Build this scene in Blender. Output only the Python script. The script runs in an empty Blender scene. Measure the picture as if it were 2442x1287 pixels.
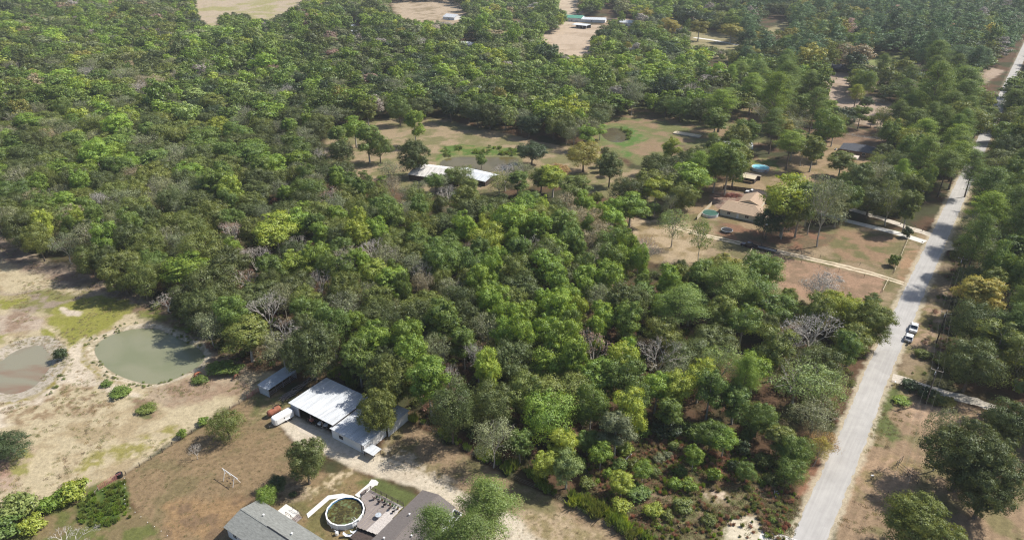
import bpy, math, random
import numpy as np
from mathutils import Vector, Matrix
random.seed(7); RNG = np.random.default_rng(11)
R = math.radians
scene = bpy.context.scene
col = scene.collection

# ------------------------------------------------------------------ camera, light, sky
FPX, PITCH, CAMH = 1628.0, R(27.5), 105.0
cam = bpy.data.cameras.new('camera'); camo = bpy.data.objects.new('camera', cam); col.objects.link(camo)
cam.sensor_width = 36.0; cam.lens = FPX / 2442.0 * 36.0; cam.clip_end = 12000; cam.clip_start = 1
camo.location = (0, 0, CAMH); camo.rotation_euler = (R(90) - PITCH, 0, 0)
scene.camera = camo
w = bpy.data.worlds.new('World'); scene.world = w; w.use_nodes = True
SUN = Vector((0.93, 0.30, 1.08)).normalized()
sel = math.asin(SUN.z); saz = math.atan2(SUN.x, SUN.y)
nt = w.node_tree; bg = nt.nodes['Background']; sky = nt.nodes.new('ShaderNodeTexSky')
sky.sky_type = 'NISHITA'; sky.sun_disc = False; sky.sun_elevation = sel; sky.sun_rotation = saz
sky.air_density = 1.0; sky.dust_density = 1.5
nt.links.new(sky.outputs[0], bg.inputs[0]); bg.inputs[1].default_value = 0.105
sl = bpy.data.lights.new('sun', 'SUN'); sl.energy = 5.0; sl.angle = R(0.53); sl.color = (1.0, 0.95, 0.87)
slo = bpy.data.objects.new('sun', sl); col.objects.link(slo); slo.location = (0, 0, 200)
slo.rotation_euler = SUN.to_track_quat('Z', 'Y').to_euler()
vs = scene.view_settings; vs.view_transform = 'Standard'; vs.look = 'None'; vs.exposure = 0.42; vs.gamma = 1; vs.use_curve_mapping = False
scene.cycles.use_denoising = True; scene.cycles.denoising_prefilter = 'NONE'; scene.cycles.filter_width = 1.2; scene.cycles.volume_bounces = 0; scene.cycles.max_bounces = 5; scene.cycles.diffuse_bounces = 3
scene.cycles.transmission_bounces = 3; scene.cycles.transparent_max_bounces = 4

# ------------------------------------------------------------------ photo pixel <-> world
_c, _s = math.cos(PITCH), math.sin(PITCH)
def P(px, py, z=0.0):
    u = px - 1221.0; v = 643.5 - py
    dz = -FPX * _s + v * _c
    t = (z - CAMH) / dz
    return Vector((u * t, (FPX * _c + v * _s) * t, z))
def proj(x, y, z):
    rz = z - CAMH
    d = y * _c - rz * _s; up = y * _s + rz * _c
    return 1221 + FPX * x / d, 643.5 - FPX * up / d
AX = R(57.0)   # every building in the place follows this survey grid
def A(deg=0): return AX + R(deg)

# ------------------------------------------------------------------ materials
def new_mat(name):
    m = bpy.data.materials.new(name); m.use_nodes = True
    return m, m.node_tree, m.node_tree.nodes['Principled BSDF']
MC = {}
def mat(name, c, rough=0.8, metal=0.0, noise=0.25, scale=3.0, bump=0.0, streak=None, spec=0.3):
    if name in MC: return MC[name]
    m, t, b = new_mat(name); N, L = t.nodes, t.links
    b.inputs['Roughness'].default_value = rough; b.inputs['Metallic'].default_value = metal
    b.inputs['Specular IOR Level'].default_value = spec
    tc = N.new('ShaderNodeTexCoord'); mp = N.new('ShaderNodeMapping')
    if streak: mp.inputs['Scale'].default_value = streak
    n = N.new('ShaderNodeTexNoise'); n.inputs['Scale'].default_value = scale; n.inputs['Detail'].default_value = 6
    n.inputs['Roughness'].default_value = 0.65
    L.new(tc.outputs['Object'], mp.inputs[0]); L.new(mp.outputs[0], n.inputs['Vector'])
    r = N.new('ShaderNodeMapRange'); r.inputs[1].default_value = 0.3; r.inputs[2].default_value = 0.7
    r.inputs[3].default_value = 1 - noise; r.inputs[4].default_value = 1 + noise
    L.new(n.outputs['Fac'], r.inputs[0])
    mx = N.new('ShaderNodeMix'); mx.data_type = 'RGBA'; mx.blend_type = 'MULTIPLY'; mx.inputs[0].default_value = 1
    mx.inputs[6].default_value = (*c, 1); L.new(r.outputs[0], mx.inputs[7]); L.new(mx.outputs[2], b.inputs['Base Color'])
    if bump:
        bp = N.new('ShaderNodeBump'); bp.inputs['Strength'].default_value = bump; bp.inputs['Distance'].default_value = 0.05
        L.new(n.outputs['Fac'], bp.inputs['Height']); L.new(bp.outputs[0], b.inputs['Normal'])
    MC[name] = m; return m

def leaf_mat():
    m = bpy.data.materials.new('foliage'); m.use_nodes = True; t = m.node_tree; N, L = t.nodes, t.links
    N.remove(N['Principled BSDF']); out = N['Material Output']
    ti = N.new('ShaderNodeAttribute'); ti.attribute_type = 'INSTANCER'; ti.attribute_name = 'tint'
    va = N.new('ShaderNodeAttribute'); va.attribute_type = 'GEOMETRY'; va.attribute_name = 'shade'
    hs = N.new('ShaderNodeHueSaturation'); L.new(ti.outputs['Color'], hs.inputs['Color'])
    h = N.new('ShaderNodeMapRange'); h.inputs[3].default_value = 0.525; h.inputs[4].default_value = 0.48
    v = N.new('ShaderNodeMapRange'); v.inputs[3].default_value = 0.62; v.inputs[4].default_value = 1.45
    L.new(va.outputs['Fac'], h.inputs[0]); L.new(va.outputs['Fac'], v.inputs[0])
    L.new(h.outputs[0], hs.inputs['Hue']); L.new(v.outputs[0], hs.inputs['Value'])
    d = N.new('ShaderNodeBsdfDiffuse'); tr = N.new('ShaderNodeBsdfTranslucent')
    L.new(hs.outputs[0], d.inputs[0])
    h2 = N.new('ShaderNodeHueSaturation'); h2.inputs['Hue'].default_value = 0.475; h2.inputs['Value'].default_value = 1.15; h2.inputs['Saturation'].default_value = 1.1
    L.new(hs.outputs[0], h2.inputs['Color']); L.new(h2.outputs[0], tr.inputs[0])
    g = N.new('ShaderNodeBsdfGlossy'); g.inputs['Roughness'].default_value = 0.5; g.inputs[0].default_value = (0.9, 0.95, 1, 1)
    a = N.new('ShaderNodeMixShader'); a.inputs[0].default_value = 0.32; L.new(d.outputs[0], a.inputs[1]); L.new(tr.outputs[0], a.inputs[2])
    b = N.new('ShaderNodeMixShader'); b.inputs[0].default_value = 0.025; L.new(a.outputs[0], b.inputs[1]); L.new(g.outputs[0], b.inputs[2])
    L.new(b.outputs[0], out.inputs[0]); return m
M_LEAF = leaf_mat()
M_BARK = mat('bark', (0.15, 0.12, 0.095), 0.95, noise=0.4, scale=6, bump=0.4, streak=(1, 1, .3))
M_PALEBARK = mat('pale_dead_wood', (.50, .46, .41), .95, noise=.3, scale=4, streak=(1, 1, .3))
M_GREYBARK = mat('grey_bark', (0.36, 0.33, 0.29), 0.95, noise=0.35, scale=4, streak=(1, 1, .3))

# ------------------------------------------------------------------ mesh helpers
class MB:
    def __init__(s): s.v = []; s.f = []; s.mi = []
    def add(s, vs, fs, mi=0):
        o = len(s.v); s.v += [tuple(p) for p in vs]
        s.f += [tuple(i + o for i in f) for f in fs]; s.mi += [mi] * len(fs); return s
    def box(s, x0, y0, z0, x1, y1, z1, mi=0, M=None):
        vs = [Vector(p) for p in ((x0, y0, z0), (x1, y0, z0), (x1, y1, z0), (x0, y1, z0), (x0, y0, z1), (x1, y0, z1), (x1, y1, z1), (x0, y1, z1))]
        if M: vs = [M @ p for p in vs]
        return s.add(vs, [(0, 3, 2, 1), (4, 5, 6, 7), (0, 1, 5, 4), (1, 2, 6, 5), (2, 3, 7, 6), (3, 0, 4, 7)], mi)
    def cbox(s, c, d, mi=0): return s.box(c[0] - d[0] / 2, c[1] - d[1] / 2, c[2] - d[2] / 2, c[0] + d[0] / 2, c[1] + d[1] / 2, c[2] + d[2] / 2, mi)
    def tube(s, pts, rad, n=8, mi=0, cap=True):
        pts = [Vector(p) for p in pts]
        if not hasattr(rad, '__len__'): rad = [rad] * len(pts)
        vs = []
        for i, p in enumerate(pts):
            d = (pts[min(i + 1, len(pts) - 1)] - pts[max(i - 1, 0)]).normalized()
            a = d.orthogonal().normalized() if i == 0 else (a - d * a.dot(d)).normalized()
            b = d.cross(a)
            for k in range(n):
                t = 2 * math.pi * k / n; vs.append(p + (a * math.cos(t) + b * math.sin(t)) * rad[i])
        fs = [(i * n + k, i * n + (k + 1) % n, (i + 1) * n + (k + 1) % n, (i + 1) * n + k) for i in range(len(pts) - 1) for k in range(n)]
        if cap: fs += [tuple(range(n - 1, -1, -1)), tuple(range((len(pts) - 1) * n, len(pts) * n))]
        return s.add(vs, fs, mi)
    def prism(s, poly, z0, z1, mi=0):
        n = len(poly); vs = [(p[0], p[1], z0) for p in poly] + [(p[0], p[1], z1) for p in poly]
        return s.add(vs, [tuple(range(n - 1, -1, -1)), tuple(range(n, 2 * n))] + [(i, (i + 1) % n, n + (i + 1) % n, n + i) for i in range(n)], mi)
    def slab(s, q, t, mi=0):
        q = [Vector(p) for p in q]; n = len(q); nr = (q[1] - q[0]).cross(q[2] - q[0]).normalized()
        if nr.z < 0: nr = -nr
        vs = [p - nr * t for p in q] + q
        return s.add(vs, [tuple(range(n - 1, -1, -1)), tuple(range(n, 2 * n))] + [(i, (i + 1) % n, n + (i + 1) % n, n + i) for i in range(n)], mi)
    def loft(s, secs, mi=0, cap=True):
        n = len(secs[0]); vs = [p for q in secs for p in q]
        fs = [(i * n + k, i * n + (k + 1) % n, (i + 1) * n + (k + 1) % n, (i + 1) * n + k) for i in range(len(secs) - 1) for k in range(n)]
        if cap: fs += [tuple(range(n - 1, -1, -1)), tuple(range((len(secs) - 1) * n, len(secs) * n))]
        return s.add(vs, fs, mi)
    def build(s, name, m, parent=None, smooth=False, bevel=0):
        me = bpy.data.meshes.new(name); me.from_pydata(s.v, [], s.f)
        for q in (m if isinstance(m, (list, tuple)) else [m]): me.materials.append(q)
        if any(s.mi): me.polygons.foreach_set('material_index', s.mi)
        if smooth: me.polygons.foreach_set('use_smooth', [True] * len(s.f))
        me.update(); me.validate()
        import bmesh
        bm = bmesh.new(); bm.from_mesh(me); bmesh.ops.recalc_face_normals(bm, faces=bm.faces); bm.to_mesh(me); bm.free()
        o = bpy.data.objects.new(name, me); col.objects.link(o)
        if parent: o.parent = parent
        if bevel:
            md = o.modifiers.new('bevel', 'BEVEL'); md.width = bevel; md.segments = 2
        return o
def tag(o, label=None, cat=None, group=None, kind=None):
    if label: o['label'] = label
    if cat: o['category'] = cat
    if group: o['group'] = group
    if kind: o['kind'] = kind
    return o
def empty(name, loc, rz=0, label=None, cat=None, group=None):
    o = bpy.data.objects.new(name, None); col.objects.link(o); o.empty_display_size = 0.5
    o.location = loc; o.rotation_euler = (0, 0, rz); return tag(o, label, cat, group)
def copy_tree(o, parent=None):
    c = o.copy(); col.objects.link(c); c.parent = parent
    for ch in list(o.children): copy_tree(ch, c)
    return c
def np_mesh(name, V, F, mats, attrs=None, mi=None, smooth=False):
    """V (n,3) array, F (m,k) index array"""
    me = bpy.data.meshes.new(name); n, k = F.shape
    me.vertices.add(len(V)); me.vertices.foreach_set('co', V.astype(np.float32).ravel())
    me.loops.add(n * k); me.loops.foreach_set('vertex_index', F.astype(np.int32).ravel())
    me.polygons.add(n); me.polygons.foreach_set('loop_start', np.arange(0, n * k, k, dtype=np.int32))
    me.polygons.foreach_set('loop_total', np.full(n, k, dtype=np.int32))
    for m in mats: me.materials.append(m)
    if mi is not None: me.polygons.foreach_set('material_index', mi.astype(np.int32))
    if smooth: me.polygons.foreach_set('use_smooth', np.ones(n, dtype=bool))
    me.update(calc_edges=True)
    for an, (ty, data) in (attrs or {}).items():
        a = me.attributes.new(an, ty, 'POINT')
        a.data.foreach_set('color' if ty == 'FLOAT_COLOR' else ('vector' if ty == 'FLOAT_VECTOR' else 'value'), data.astype(np.float32 if ty != 'INT' else np.int32).ravel())
    return me

# ------------------------------------------------------------------ noise + polygons (numpy)
_perm = RNG.random((512, 512))
def vnoise(x, y):
    xi = np.floor(x).astype(int); yi = np.floor(y).astype(int); fx = x - xi; fy = y - yi
    fx = fx * fx * (3 - 2 * fx); fy = fy * fy * (3 - 2 * fy)
    g = lambda a, b: _perm[a & 511, b & 511]
    return (g(xi, yi) * (1 - fx) + g(xi + 1, yi) * fx) * (1 - fy) + (g(xi, yi + 1) * (1 - fx) + g(xi + 1, yi + 1) * fx) * fy
def fbm(x, y, s, o=4, off=0.0):
    t = 0; a = 0.5; n = 0
    for i in range(o):
        t = t + a * vnoise(x / s + off + 17.3 * i, y / s + off * 1.7 + 9.1 * i); n += a; a *= 0.55; s *= 0.47
    return t / n
def sdist(poly, X, Y):
    """signed distance, positive inside"""
    d = np.full(X.shape, 1e9); ins = np.zeros(X.shape, bool); n = len(poly)
    for i in range(n):
        x0, y0 = poly[i]; x1, y1 = poly[(i + 1) % n]; dx, dy = x1 - x0, y1 - y0
        t = np.clip(((X - x0) * dx + (Y - y0) * dy) / (dx * dx + dy * dy + 1e-9), 0, 1)
        d = np.minimum(d, np.hypot(X - x0 - t * dx, Y - y0 - t * dy))
        c = ((y0 > Y) != (y1 > Y))
        with np.errstate(divide='ignore', invalid='ignore'):
            ins ^= c & (X < (x1 - x0) * (Y - y0) / (y1 - y0 + 1e-12) + x0)
    return np.where(ins, d, -d)
def wpoly(pts): return [tuple(P(a, b).xy) for a, b in pts]
def chaikin(p, n=2):
    for _ in range(n):
        q = []
        for i in range(len(p)):
            a, b = p[i], p[(i + 1) % len(p)]
            q += [(a[0] * .75 + b[0] * .25, a[1] * .75 + b[1] * .25), (a[0] * .25 + b[0] * .75, a[1] * .25 + b[1] * .75)]
        p = q
    return p
def inpoly(x, y, poly):
    c = False; n = len(poly)
    for i in range(n):
        x0, y0 = poly[i]; x1, y1 = poly[i - 1]
        if (y0 > y) != (y1 > y) and x < (x1 - x0) * (y - y0) / (y1 - y0) + x0: c = not c
    return c

# ------------------------------------------------------------------ ground data
PONDS = {
 'big': chaikin(wpoly([(223,828),(240,808),(272,792),(319,781),(366,779),(394,789),(443,813),(475,828),(488,849),(477,868),(426,896),(379,912),(345,911),(302,900),(262,881),(232,853)])),
 'left': chaikin(wpoly([(0,862),(21,843),(49,828),(92,819),(107,832),(124,855),(115,875),(94,904),(70,924),(32,936),(0,932),(-60,915),(-90,890),(-60,870)])),
 'mid': chaikin(wpoly([(1046,392),(1052,383),(1066,376),(1098,372),(1137,374),(1193,373),(1232,374),(1240,388),(1215,402),(1160,410),(1100,408),(1060,402)])),
 'algae': chaikin(wpoly([(1432,318),(1448,306),(1462,303),(1482,308),(1497,322),(1492,335),(1470,339),(1448,334)])),
}
RC = [P(1928,1287).xy, P(2027,1058).xy, P(2096.5,880).xy, P(2232,582).xy, P(2264,512).xy]
rd = (RC[4] - RC[2]).normalized()
RC = [RC[0] - (RC[1] - RC[0]).normalized() * 130] + RC + [RC[4] + rd * k for k in (60, 160, 320, 600, 1000, 2500)]
def strip(pts, w):
    L, Rr = [], []
    for i, p in enumerate(pts):
        p = Vector(p); d = (Vector(pts[min(i + 1, len(pts) - 1)]) - Vector(pts[max(i - 1, 0)])).normalized(); n = Vector((-d.y, d.x))
        ww = w[i] if hasattr(w, '__len__') else w
        L.append(tuple(p + n * ww / 2)); Rr.append(tuple(p - n * ww / 2))
    return L + Rr[::-1]
def wl(pts): return [P(a, b).xy for a, b in pts]
ROADPOLY = strip(RC, 5.5)
# zone: polygon (photo px), colour A, colour B, patch size m, edge softness m, edge wobble m, bias
SAND, PALE, BROWN, YEL, DRY, GRN, LIT, DIRT = (.46,.385,.25),(.56,.48,.37),(.275,.2,.12),(.24,.235,.055),(.29,.215,.13),(.10,.135,.035),(.15,.085,.05),(.36,.27,.185)
Z = [
 # left pasture
 ([(-500,520),(0,540),(60,600),(130,625),(210,660),(290,690),(370,720),(450,775),(520,850),(600,885),(690,895),(640,925),(560,965),(470,1020),(400,1065),(330,1110),(290,1140),(200,1160),(0,1260),(-500,2600)], SAND, (.355,.28,.17), 6, 2, 3, .05),
 ([(-500,500),(0,540),(60,600),(130,625),(210,660),(290,690),(370,720),(450,775),(520,850),(600,885),(560,900),(490,860),(430,790),(340,740),(230,700),(120,660),(0,620),(-300,600)], (.21,.15,.11), (.30,.23,.17), 4, 4, 5, .0),  # strip along the wood edge, tree shade painted into the soil colour
 ([(0,700),(90,690),(170,700),(240,690),(230,720),(120,750),(30,740)], (.30,.24,.18), (.20,.19,.07), 4, 3, 3, 0),
 ([(165,718),(240,705),(300,715),(330,730),(290,760),(262,785),(235,795),(200,815),(176,832),(163,832),(150,800),(105,765),(125,745)], YEL, (.28,.26,.08), 3, 1, 2.5, .1),
 ([(370,725),(430,760),(470,800),(400,780),(330,755),(310,735)], (.17,.18,.05), (.2,.14,.09), 3, 2, 2.5, 0),
 ([(95,780),(120,790),(158,830),(150,838),(125,810),(100,795)], YEL, (.30,.27,.12), 2, .6, 1, .1),
 ([(0,780),(35,785),(10,815),(-60,830),(-60,790)], YEL, (.3,.27,.12), 3, 1, 2, 0),
 ([(0,750),(60,745),(110,765),(95,785),(60,790),(0,800),(-100,820),(-100,760)], (.42,.34,.26), (.28,.2,.14), 4, 2, 2, 0),
 ([(0,705),(60,700),(70,715),(20,735),(-100,745),(-100,715)], YEL, (.33,.28,.14), 3, 1, 2, 0),
 ([(148,733),(195,742),(188,752),(160,752),(148,745)], (.5,.42,.33), PALE, 3, .8, 1, 0),
 ([(160,835),(175,820),(205,800),(195,825),(200,860),(245,905),(300,925),(330,945),(240,935),(180,930),(140,960),(60,1000),(-40,1030),(-40,975),(40,958),(100,935),(140,890)], PALE, (.48,.41,.31), 4, 1, 2, .1),
 ([(195,840),(190,860),(215,885),(265,915),(275,910),(225,875),(203,850),(208,820),(232,800),(228,795),(200,815)], (.26,.22,.08), (.42,.36,.25), 1.5, .5, .8, 0),
 ([(150,835),(145,880),(120,910),(70,945),(0,960),(0,967),(75,953),(130,918),(158,880),(160,850)], (.24,.20,.06), (.36,.3,.18), 1.5, .5, .8, 0),
 ([(150,920),(240,915),(262,960),(230,1000),(150,990),(60,1010),(0,1000),(0,980),(90,960)], BROWN, SAND, 2.2, 2, 3, .0),
 ([(310,950),(360,950),(380,985),(350,1000),(320,985)], (.25,.17,.11), (.14,.14,.06), 1.5, 1, 2, 0),
 ([(360,920),(480,895),(600,905),(600,930),(540,945),(450,960),(400,970),(350,950)], (.30,.215,.145), (.37,.29,.2), 4, 2, 3, 0),
 ([(0,1085),(60,1060),(80,1070),(50,1110),(40,1160),(0,1170),(-60,1150),(-60,1100)], (.33,.22,.16), (.40,.30,.22), 5, 2, 2, 0),
 ([(320,1050),(420,1015),(400,1050),(330,1085),(240,1120),(160,1130),(200,1090)], (.27,.24,.08), SAND, 2.2, 1.5, 2, -.05),
 ([(30,1080),(70,1060),(60,1140),(30,1150)], (.28,.26,.09), (.42,.34,.22), 1.8, 1, 2, 0),
 # yard
 ([(300,1128),(395,1068),(515,995),(612,935),(650,925),(690,935),(668,990),(672,1020),(690,1050),(760,1120),(800,1130),(830,1150),(1010,1240),(1000,2600),(390,2600),(370,1260),(325,1215),(305,1190)], (.245,.175,.10), (.19,.15,.078), 5, .7, .8, .10),
 ([(400,1200),(520,1180),(620,1185),(500,1287),(420,1287)], (.29,.19,.10), (.2,.135,.08), 3, 2, 3, 0),
 ([(600,945),(690,930),(690,990),(640,985),(600,1010)], (.15,.145,.06), (.26,.19,.11), 3, 1.5, 1.5, .1),
 ([(620,985),(650,970),(660,985),(640,995)], (.42,.36,.2), (.2,.17,.08), 1, .6, 1, 0),
 ([(670,1205),(700,1185),(790,1130),(850,1125),(960,1175),(1000,1200),(900,1287),(660,1287)], (.165,.145,.06), (.25,.18,.095), 4, 1.5, 1, .1),
 ([(850,1150),(905,1140),(990,1180),(960,1215),(900,1180)], (.11,.13,.045), (.17,.15,.06), 3, 1, 1, .1),
 ([(690,1170),(760,1150),(790,1130),(850,1110),(820,1150),(770,1175),(720,1190)], (.52,.42,.28), (.2,.16,.08), 1.0, 1, 2, -.03),
 ([(640,1160),(720,1150),(740,1180),(690,1200),(640,1190)], (.30,.23,.15), (.16,.12,.08), 1.2, 1.5, 1.5, 0),
 # lane behind house down to the lower right
 ([(950,1000),(985,1010),(1100,1080),(1240,1155),(1400,1220),(1500,1275),(1640,2600),(1240,2600),(1080,1180),(960,1130),(900,1100)], (.29,.21,.13), (.19,.165,.08), 5, 1, 1.5, .05),
 ([(700,990),(760,1020),(860,1075),(930,1090),(1010,1120),(1100,1170),(1250,1240),(1330,1300),(1440,2600),(1180,2600),(1130,1240),(1030,1180),(940,1145),(860,1125),(790,1090),(700,1050),(660,1010)], (.55,.48,.37), (.50,.425,.32), 5, .9, .8, .1),
 ([(930,1050),(1000,1090),(1090,1150),(1040,1150),(960,1100),(905,1080)], (.45,.38,.28), (.25,.2,.11), 1.2, 1, 2, 0),
 ([(1230,1220),(1330,1220),(1440,1280),(1300,1300)], (.40,.31,.2), (.26,.21,.11), 1.3, 2, 2, 0),
 # weed patch at lower left
 ([(180,1180),(240,1150),(300,1140),(306,1190),(330,1225),(380,1270),(400,2600),(-300,2600),(-300,1300),(0,1260),(60,1220)], (.20,.155,.08), (.13,.14,.045), 3, 1, 1, 0),
 ([(190,1190),(250,1160),(302,1150),(305,1200),(290,1240),(230,1262),(180,1240)], (.07,.11,.025), (.12,.15,.04), 2, 1, 1.5, .1),
 # wooded lot clearing
 ([(1380,1100),(1480,1070),(1560,1020),(1660,1040),(1760,1080),(1880,1150),(1910,1190),(1860,2600),(1640,2600),(1500,1260),(1400,1200)], (.145,.085,.05), (.10,.10,.045), 3.5, 3, 4, .05),
 ([(1560,1180),(1700,1160),(1860,1170),(1890,1287),(1860,2600),(1640,2600),(1560,1260)], (.16,.15,.07), (.24,.17,.11), 3, 3, 4, .05),
 ([(1670,1170),(1740,1170),(1750,1200),(1700,1205)], (.58,.47,.36), (.2,.16,.09), 1.0, 1, 2, -.1),
 ([(1730,1250),(1800,1225),(1830,1287),(1860,2600),(1700,2600),(1720,1287)], (.60,.53,.40), (.30,.26,.15), 1.6, 1, 2.5, .08),
 ([(1820,1200),(1900,1190),(1900,1240),(1890,1287),(1850,1287)], (.11,.15,.045), (.16,.14,.07), 2, 1, 2, 0),
 ([(1910,1130),(1945,1090),(1985,1090),(1975,1130),(1940,1180),(1900,1180)], (.27,.145,.09), (.2,.11,.07), 1.3, 1, 1, 0),
 # right of the road
 ([(2125,905),(2160,900),(2300,960),(2500,1060),(2700,2600),(1985,2600),(1990,1240),(2040,1100),(2085,980)], (.29,.205,.13), (.20,.17,.085), 5, .8, 1.2, .08),
 ([(2120,910),(2150,930),(2130,980),(2140,1040),(2120,1070),(2070,1060),(2090,980)], (.12,.14,.05), (.25,.195,.11), 3, 1, 1.5, .05),
 ([(2170,960),(2240,965),(2290,1000),(2230,1020),(2150,1000)], (.40,.28,.185), (.31,.22,.15), 3, 2, 2, .1),
 ([(2040,1110),(2120,1080),(2200,1110),(2180,1170),(2060,1170),(2010,1190)], (.36,.25,.16), (.26,.2,.1), 3, 1.5, 2, .05),
 ([(2320,560),(2230,570),(2270,640),(2230,860),(2190,920),(2130,900),(2160,800),(2215,640),(2250,520),(2310,400),(2380,260),(2410,260),(2360,400),(2310,500)], (.27,.205,.13), (.18,.155,.075), 4, 2, 2, 0),
 ([(2260,520),(2320,500),(2320,560),(2280,580),(2255,570)], (.27,.23,.13), (.19,.18,.08), 3, 1, 1, .1),
 ([(2180,720),(2260,740),(2220,830),(2160,820),(2155,790)], (.34,.24,.16), (.19,.16,.07), 2.2, 1.5, 2, 0),
 # field between houses and road
 ([(1560,520),(1700,500),(1850,560),(2010,530),(2215,560),(2235,520),(2260,500),(2240,580),(2180,700),(2140,790),(2050,760),(1900,720),(1800,700),(1720,640),(1600,640)], (.30,.225,.14), (.17,.15,.07), 6, 1, 2, .02),
 ([(1790,590),(1880,615),(2110,665),(2100,720),(1950,730),(1860,680)], (.33,.215,.14), (.24,.165,.105), 4, 1, 1.5, .05),
 ([(2000,545),(2140,560),(2120,640),(1980,610)], (.16,.145,.065), (.27,.18,.11), 5, 3, 3, 0),
 ([(2160,600),(2205,595),(2175,680),(2135,665)], (.34,.22,.13), (.25,.18,.1), 3, 1, 1, 0),
 ([(1720,520),(1990,560),(1960,600),(1860,590),(1780,580),(1700,560)], (.23,.13,.08), (.16,.12,.07), 3, 2, 3, 0),
 ([(1500,520),(1640,530),(1700,560),(1680,620),(1580,640),(1500,600)], (.40,.31,.2), (.25,.19,.1), 5, 2, 3, .05),
 # house yards
 ([(1640,420),(1750,430),(1860,380),(2000,320),(2110,330),(2120,380),(2060,410),(1980,430),(1880,470),(1850,560),(1700,520),(1620,500)], (.31,.225,.135), (.22,.17,.085), 6, 2, 3, .05),
 ([(1700,455),(1780,460),(1800,470),(1720,500),(1690,480)], (.20,.12,.09), (.30,.22,.17), 1.5, 1, 1.5, 0),
 ([(1770,375),(1850,380),(1860,410),(1780,400)], (.14,.18,.05), (.27,.2,.11), 3, 2, 3, 0),
 ([(2010,440),(2050,440),(2060,490),(2010,490)], (.13,.24,.04), (.10,.18,.04), 3, 1, 2, .2),
 # middle clearing
 ([(770,380),(780,330),(830,290),(950,280),(1060,285),(1260,330),(1340,350),(1440,350),(1500,400),(1620,420),(1650,500),(1560,520),(1480,480),(1330,440),(1230,450),(1100,470),(950,450),(850,420)], (.32,.245,.15), (.19,.175,.08), 7, 2, 3, .0),
 ([(1050,350),(1090,345),(1200,350),(1260,360),(1240,375),(1150,370),(1060,372),(1040,385)], (.10,.16,.035), (.22,.2,.08), 3, 1.5, 2.5, .05),
 ([(1320,240),(1700,240),(1820,270),(1830,340),(1700,360),(1640,400),(1540,400),(1400,340)], (.26,.185,.11), (.16,.165,.065), 7, 3, 4, -.03),
 ([(1430,315),(1450,295),(1500,300),(1540,322),(1545,332),(1500,350),(1510,370),(1490,375),(1480,350),(1440,345)], (.10,.17,.04), (.19,.19,.08), 4, 2.5, 4, .05),
 ([(1590,345),(1640,345),(1650,365),(1600,375)], (.13,.10,.06), (.2,.15,.09), 3, 3, 3, 0),
 # far clearings
 ([(380,-60),(780,-80),(760,20),(650,60),(620,80),(520,90),(440,120),(380,60)], (.42,.34,.24), (.32,.29,.13), 22, 4, 8, .05),
 ([(1250,60),(1450,60),(1430,150),(1340,180),(1260,150)], (.48,.38,.28), (.40,.31,.22), 12, 4, 6, .1),
 ([(1320,-80),(1400,-80),(1390,60),(1325,60)], (.50,.41,.30), (.42,.33,.24), 12, 4, 6, .1),
 ([(920,-20),(1150,0),(1130,60),(950,50)], (.42,.33,.23), (.26,.2,.12), 10, 4, 6, .1),
 ([(1440,40),(1640,60),(1640,100),(1440,90)], (.36,.26,.18), (.26,.2,.12), 10, 4, 6, .1),
 ([(1640,60),(1780,90),(1880,50),(1900,90),(1780,150),(1650,130)], (.30,.26,.14), (.22,.2,.1), 10, 4, 6, .1),
 ([(1955,160),(2040,150),(2230,130),(2400,170),(2300,220),(2180,200),(2050,220),(2250,280),(2180,320),(2010,290),(1900,260)], (.40,.31,.24), (.30,.23,.16), 8, 3, 4, .1),
 ([(2060,120),(2200,130),(2160,165),(2060,155)], (.24,.27,.1), (.18,.2,.08), 8, 3, 4, .1),
 ([(1880,280),(2120,320),(2110,360),(1880,330)], (.26,.17,.11), (.2,.14,.09), 5, 3, 3, 0),
]

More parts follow.
